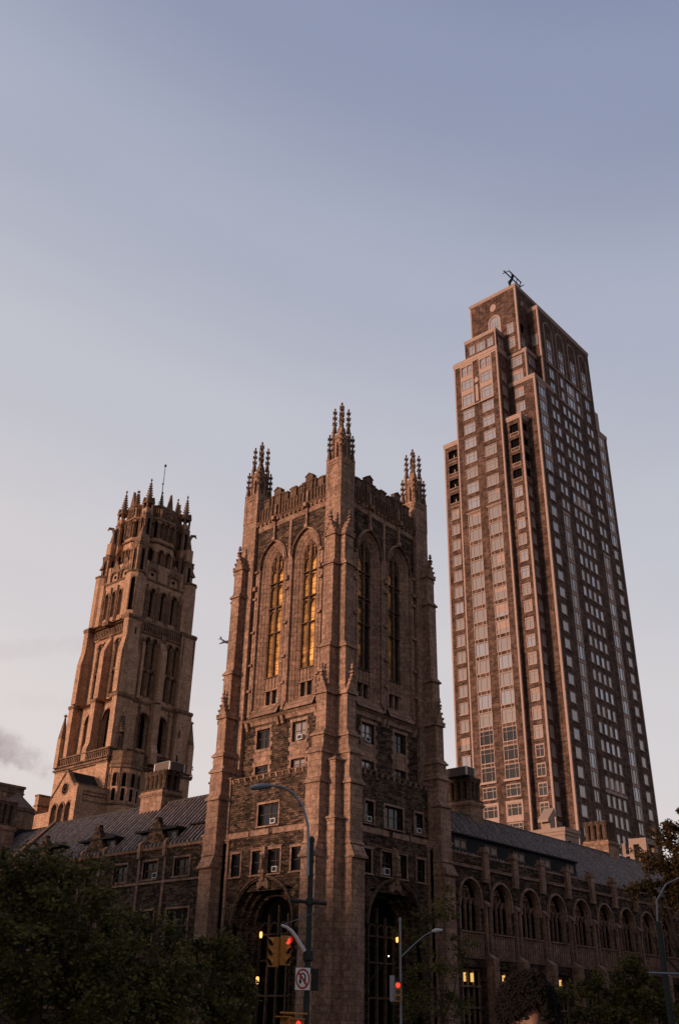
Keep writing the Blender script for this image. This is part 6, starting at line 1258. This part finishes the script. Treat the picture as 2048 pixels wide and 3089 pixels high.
# ================================================================== AIRPLANE
o = thing('airplane', 'tiny dark airliner flying in the sky, just left of the stone tower', 'airplane', px := tuple(Vector((0, 0, 1.6))+px_dir(678, 1935)*2000)); P0 = Vector(px)
E1 = rt; E2 = up; E3 = fw; sz = 2000/2826.6       # one source pixel at that distance
pt = lambda a, c, e=0: P0+E1*a*sz+E2*c*sz+Vector((0, 0, 0))+E3*e*sz
b = MB(); b.tube([pt(-14, 9), pt(-12, 8), pt(0, 0), pt(8, -4), pt(12, -5)], [.3, 1.1, 2.3, 2.1, .4], 10); part('fuselage', b, 'plane', o, smooth=True)
for (p, q, r) in ((pt(1, -1), pt(-15, -6, -6), 2.6), (pt(3, -2), pt(14, 2, 14), 2.6)): b = MB(); b.tube([p, q], [r, .9], 6); part('wing', b, 'plane', o)
b = MB(); b.tube([pt(-11, 7), pt(-13, 16)], [1.6, .8], 6); part('tail_fin', b, 'plane', o)
b = MB(); b.tube([pt(-18, 7, -3), pt(-12, 8), pt(-8, 12, 3)], [.6, 1.1, .6], 6); part('tailplane', b, 'plane', o)
# ================================================================== PERSON
def person(D, az, hz):
    x, y = D*math.sin(R_(az)), D*math.cos(R_(az)); o = thing('person', 'person with short curly dark brown hair, only the top of the head in view', 'person', (x, y, .0))
    f = Vector((-x, -y, 0)).normalized(); f = (f-Vector((f.y, -f.x, 0))*.25).normalized(); r = Vector((-f.y, f.x, 0))   # faces the camera, turned a little
    c = Vector((x, y, 0)); P = lambda a, b_, z: c+r*a+f*b_+Vector((0, 0, z))
    H0 = hz                      # eye-level scale
    # one continuous body grown from a skeleton
    V = [P(0, 0, .98), P(0, -.01, 1.18), P(0, 0, 1.36), P(0, .0, 1.47), P(0, .01, 1.56)]; E = [(0, 1), (1, 2), (2, 3), (3, 4)]; Rd = [(.155, .115), (.145, .10), (.16, .105), (.06, .06), (.062, .065)]
    def add(p, par_, rr): V.append(p); E.append((par_, len(V)-1)); Rd.append((rr, rr)); return len(V)-1
    for s in (-1, 1):
        a = add(P(s*.17, 0, 1.41), 2, .062); a = add(P(s*.22, -.02, 1.13), a, .048); a = add(P(s*.23, .04, .88), a, .030); h = add(P(s*.235, .06, .80), a, .034)
        for k, (dy, L_) in enumerate(((-.03, .075), (-.01, .085), (.012, .08), (.032, .065))): q = add(P(s*.235, .06+dy, .765), h, .0095); q = add(P(s*.228, .065+dy, .765-L_*.6), q, .009); add(P(s*.215, .072+dy, .765-L_), q, .0075)
        q = add(P(s*.22, .10, .795), h, .011); add(P(s*.212, .115, .75), q, .009)
        a = add(P(s*.10, 0, .90), 0, .095); a = add(P(s*.11, .015, .50), a, .062); a = add(P(s*.115, -.01, .12), a, .042); a = add(P(s*.12, .02, .05), a, .045); add(P(s*.13, .17, .03), a, .032)
    me = bpy.data.meshes.new('body'); me.from_pydata([tuple(v) for v in V], E, []); b = bpy.data.objects.new('body', me); sc.collection.objects.link(b)
    md = b.modifiers.new('skin', 'SKIN'); md.use_smooth_shade = True; sv = me.skin_vertices[0].data
    for i, rr in enumerate(Rd): sv[i].radius = rr; sv[i].use_root = (i == 0)
    ss = b.modifiers.new('sub', 'SUBSURF'); ss.levels = ss.render_levels = 2; me.materials.append(M['skin']); b.parent = o; b.matrix_parent_inverse = Matrix.Translation(-Vector(ORG[o.name])); ORG[b.name] = ORG[o.name]
    # head: shaped grid with brow, nose, mouth and chin
    hc = P(0, .03, hz-.115); h = MB(); n1, n2 = 28, 24; pts = []
    for i in range(n2+1):
        t = math.pi*i/n2; zz = math.cos(t); row = []
        for j in range(n1):
            a = 2*math.pi*j/n1; ca, sa = math.cos(a), math.sin(a)       # a = 0 is the right side, pi/2 the front
            w_ = .076*math.sin(t)**.85; d_ = .096*math.sin(t)**.85; zk_ = .118*zz
            if zz < 0: w_ *= 1-.30*(-zz)**1.5; d_ *= 1-.12*(-zz)
            y_ = d_*sa; x_ = w_*ca
            if sa > 0:
                fr = sa**2
                nose = math.exp(-((x_/.014)**2))*math.exp(-(((zk_+.025)/.030)**2))*.022; brow = math.exp(-(((zk_-.018)/.012)**2))*.004*math.exp(-((abs(x_)-.03)/.025)**2)
                eye = -math.exp(-(((zk_-.002)/.011)**2))*.007*math.exp(-((abs(x_)-.031)/.013)**2); lip = math.exp(-(((zk_+.062)/.007)**2))*.005*math.exp(-((x_/.022)**2)); chin = math.exp(-(((zk_+.10)/.018)**2))*.008*math.exp(-((x_/.03)**2))
                y_ += fr*(nose+brow+eye+lip+chin)
            row.append(hc+r*x_+f*y_+Vector((0, 0, zk_)))
        pts.append(row)
    h.loft(pts); hd = part('head', h, 'skin', o, smooth=True)
    for s in (-1, 1):
        e = MB(); p = hc+r*s*.076+f*-.005+Vector((0, 0, -.005)); e.tube([p+Vector((0, 0, .03)), p+r*s*.012+f*-.012+Vector((0, 0, .02)), p+r*s*.012+f*-.012+Vector((0, 0, -.01)), p+Vector((0, 0, -.03))], [.006, .011, .010, .006], 8); part('ear', e, 'skin', o, smooth=True)
    rd = random.Random(11); hr = MB(); cr = []                     # curly hair: thousands of small curls
    for k in range(3000):
        u = rd.uniform(-.5, 1); t = rd.uniform(0, 2*math.pi); s_ = math.sqrt(1-u*u); dx, dy, dz = s_*math.cos(t), s_*math.sin(t), u
        if dy > .30 and u < .30-.55*abs(dx)+rd.uniform(-.14, .10): continue
        lump = 1+.10*math.sin(5*dx+3*dz)*math.cos(4*dy+2)+.05*math.sin(9*dx-5*dy); n_ = Vector(r*dx*.080+f*dy*.102+Vector((0, 0, dz*.105))); b0 = hc+n_*1.0+Vector((0, 0, .012)); dn = n_.normalized(); L_ = rd.uniform(.018, .045)*lump
        t1 = dn.cross(Vector((rd.gauss(0, 1), rd.gauss(0, 1), rd.gauss(0, 1)))).normalized(); t2 = dn.cross(t1); ph = rd.uniform(0, 6.28); pp = []
        for q in range(7): a = ph+q*1.25; pp.append(b0+dn*L_*q/6*(1.0)+t1*.0075*math.cos(a)+t2*.0075*math.sin(a))
        hr.tube(pp, [.0022]*6+[.0008], 4)
    for s in (-1, 1):
        e = MB(); p = hc+r*s*.031+f*.088+Vector((0, 0, .0)); e.lathe(p.x, p.y, [(.002, p.z-.007), (.011, p.z-.003), (.012, p.z), (.010, p.z+.004), (.002, p.z+.007)], 10); part('eye', e, 'black', o, smooth=True)
        e = MB(); e.tube([hc+r*s*.014+f*.093+Vector((0, 0, .020)), hc+r*s*.032+f*.090+Vector((0, 0, .026)), hc+r*s*.05+f*.078+Vector((0, 0, .020))], [.004, .005, .003], 6); part('eyebrow', e, 'hair', o)
    part('hair', hr, 'hair', o); cap_ = MB(); cap_.loft([[hc+r*.083*math.sin(tt)*math.cos(a)+f*(.106*math.sin(tt)*math.sin(a)-.008)+Vector((0, 0, .125*math.cos(tt)+.006)) for a in [2*math.pi*j/20 for j in range(20)]] for tt in [.02+math.pi*.33*i/8 for i in range(9)]]); part('scalp_hair', cap_, 'hair', o, smooth=True)
    # clothes
    k_ = MB()
    def sec(z, a, b_, y_=0, n=16): return [P(a*math.cos(2*math.pi*i/n), y_+b_*math.sin(2*math.pi*i/n), z) for i in range(n)]
    k_.loft([sec(.86, .20, .155), sec(1.05, .19, .145), sec(1.22, .195, .14), sec(1.36, .215, .14), sec(1.43, .19, .115), sec(1.475, .10, .085)]); 
    for s in (-1, 1): k_.tube([P(s*.16, 0, 1.41), P(s*.205, -.01, 1.30), P(s*.225, -.02, 1.13), P(s*.232, .03, .93), P(s*.233, .042, .885)], [.085, .078, .066, .052, .048], 12)
    part('coat', k_, 'coat', o, smooth=True); k_ = MB()
    for s in (-1, 1): k_.tube([P(s*.085, 0, .97), P(s*.10, 0, .85), P(s*.11, .015, .50), P(s*.115, -.005, .10)], [.125, .118, .082, .066], 14)
    part('trousers', k_, 'denim', o, smooth=True)
    for s in (-1, 1): k_ = MB(); k_.loft([[P(s*.125+a*w_, b0+b_, z) for a, b_ in ((-.045, -.06), (.045, -.06), (.052, .10), (.0, .20), (-.052, .10))] for z, w_, b0 in ((0.002, 1, 0), (.05, .95, 0), (.09, .7, -.01))]); part('shoe', k_, 'shoe', o)
person(3.85, 58.15, 1.728)
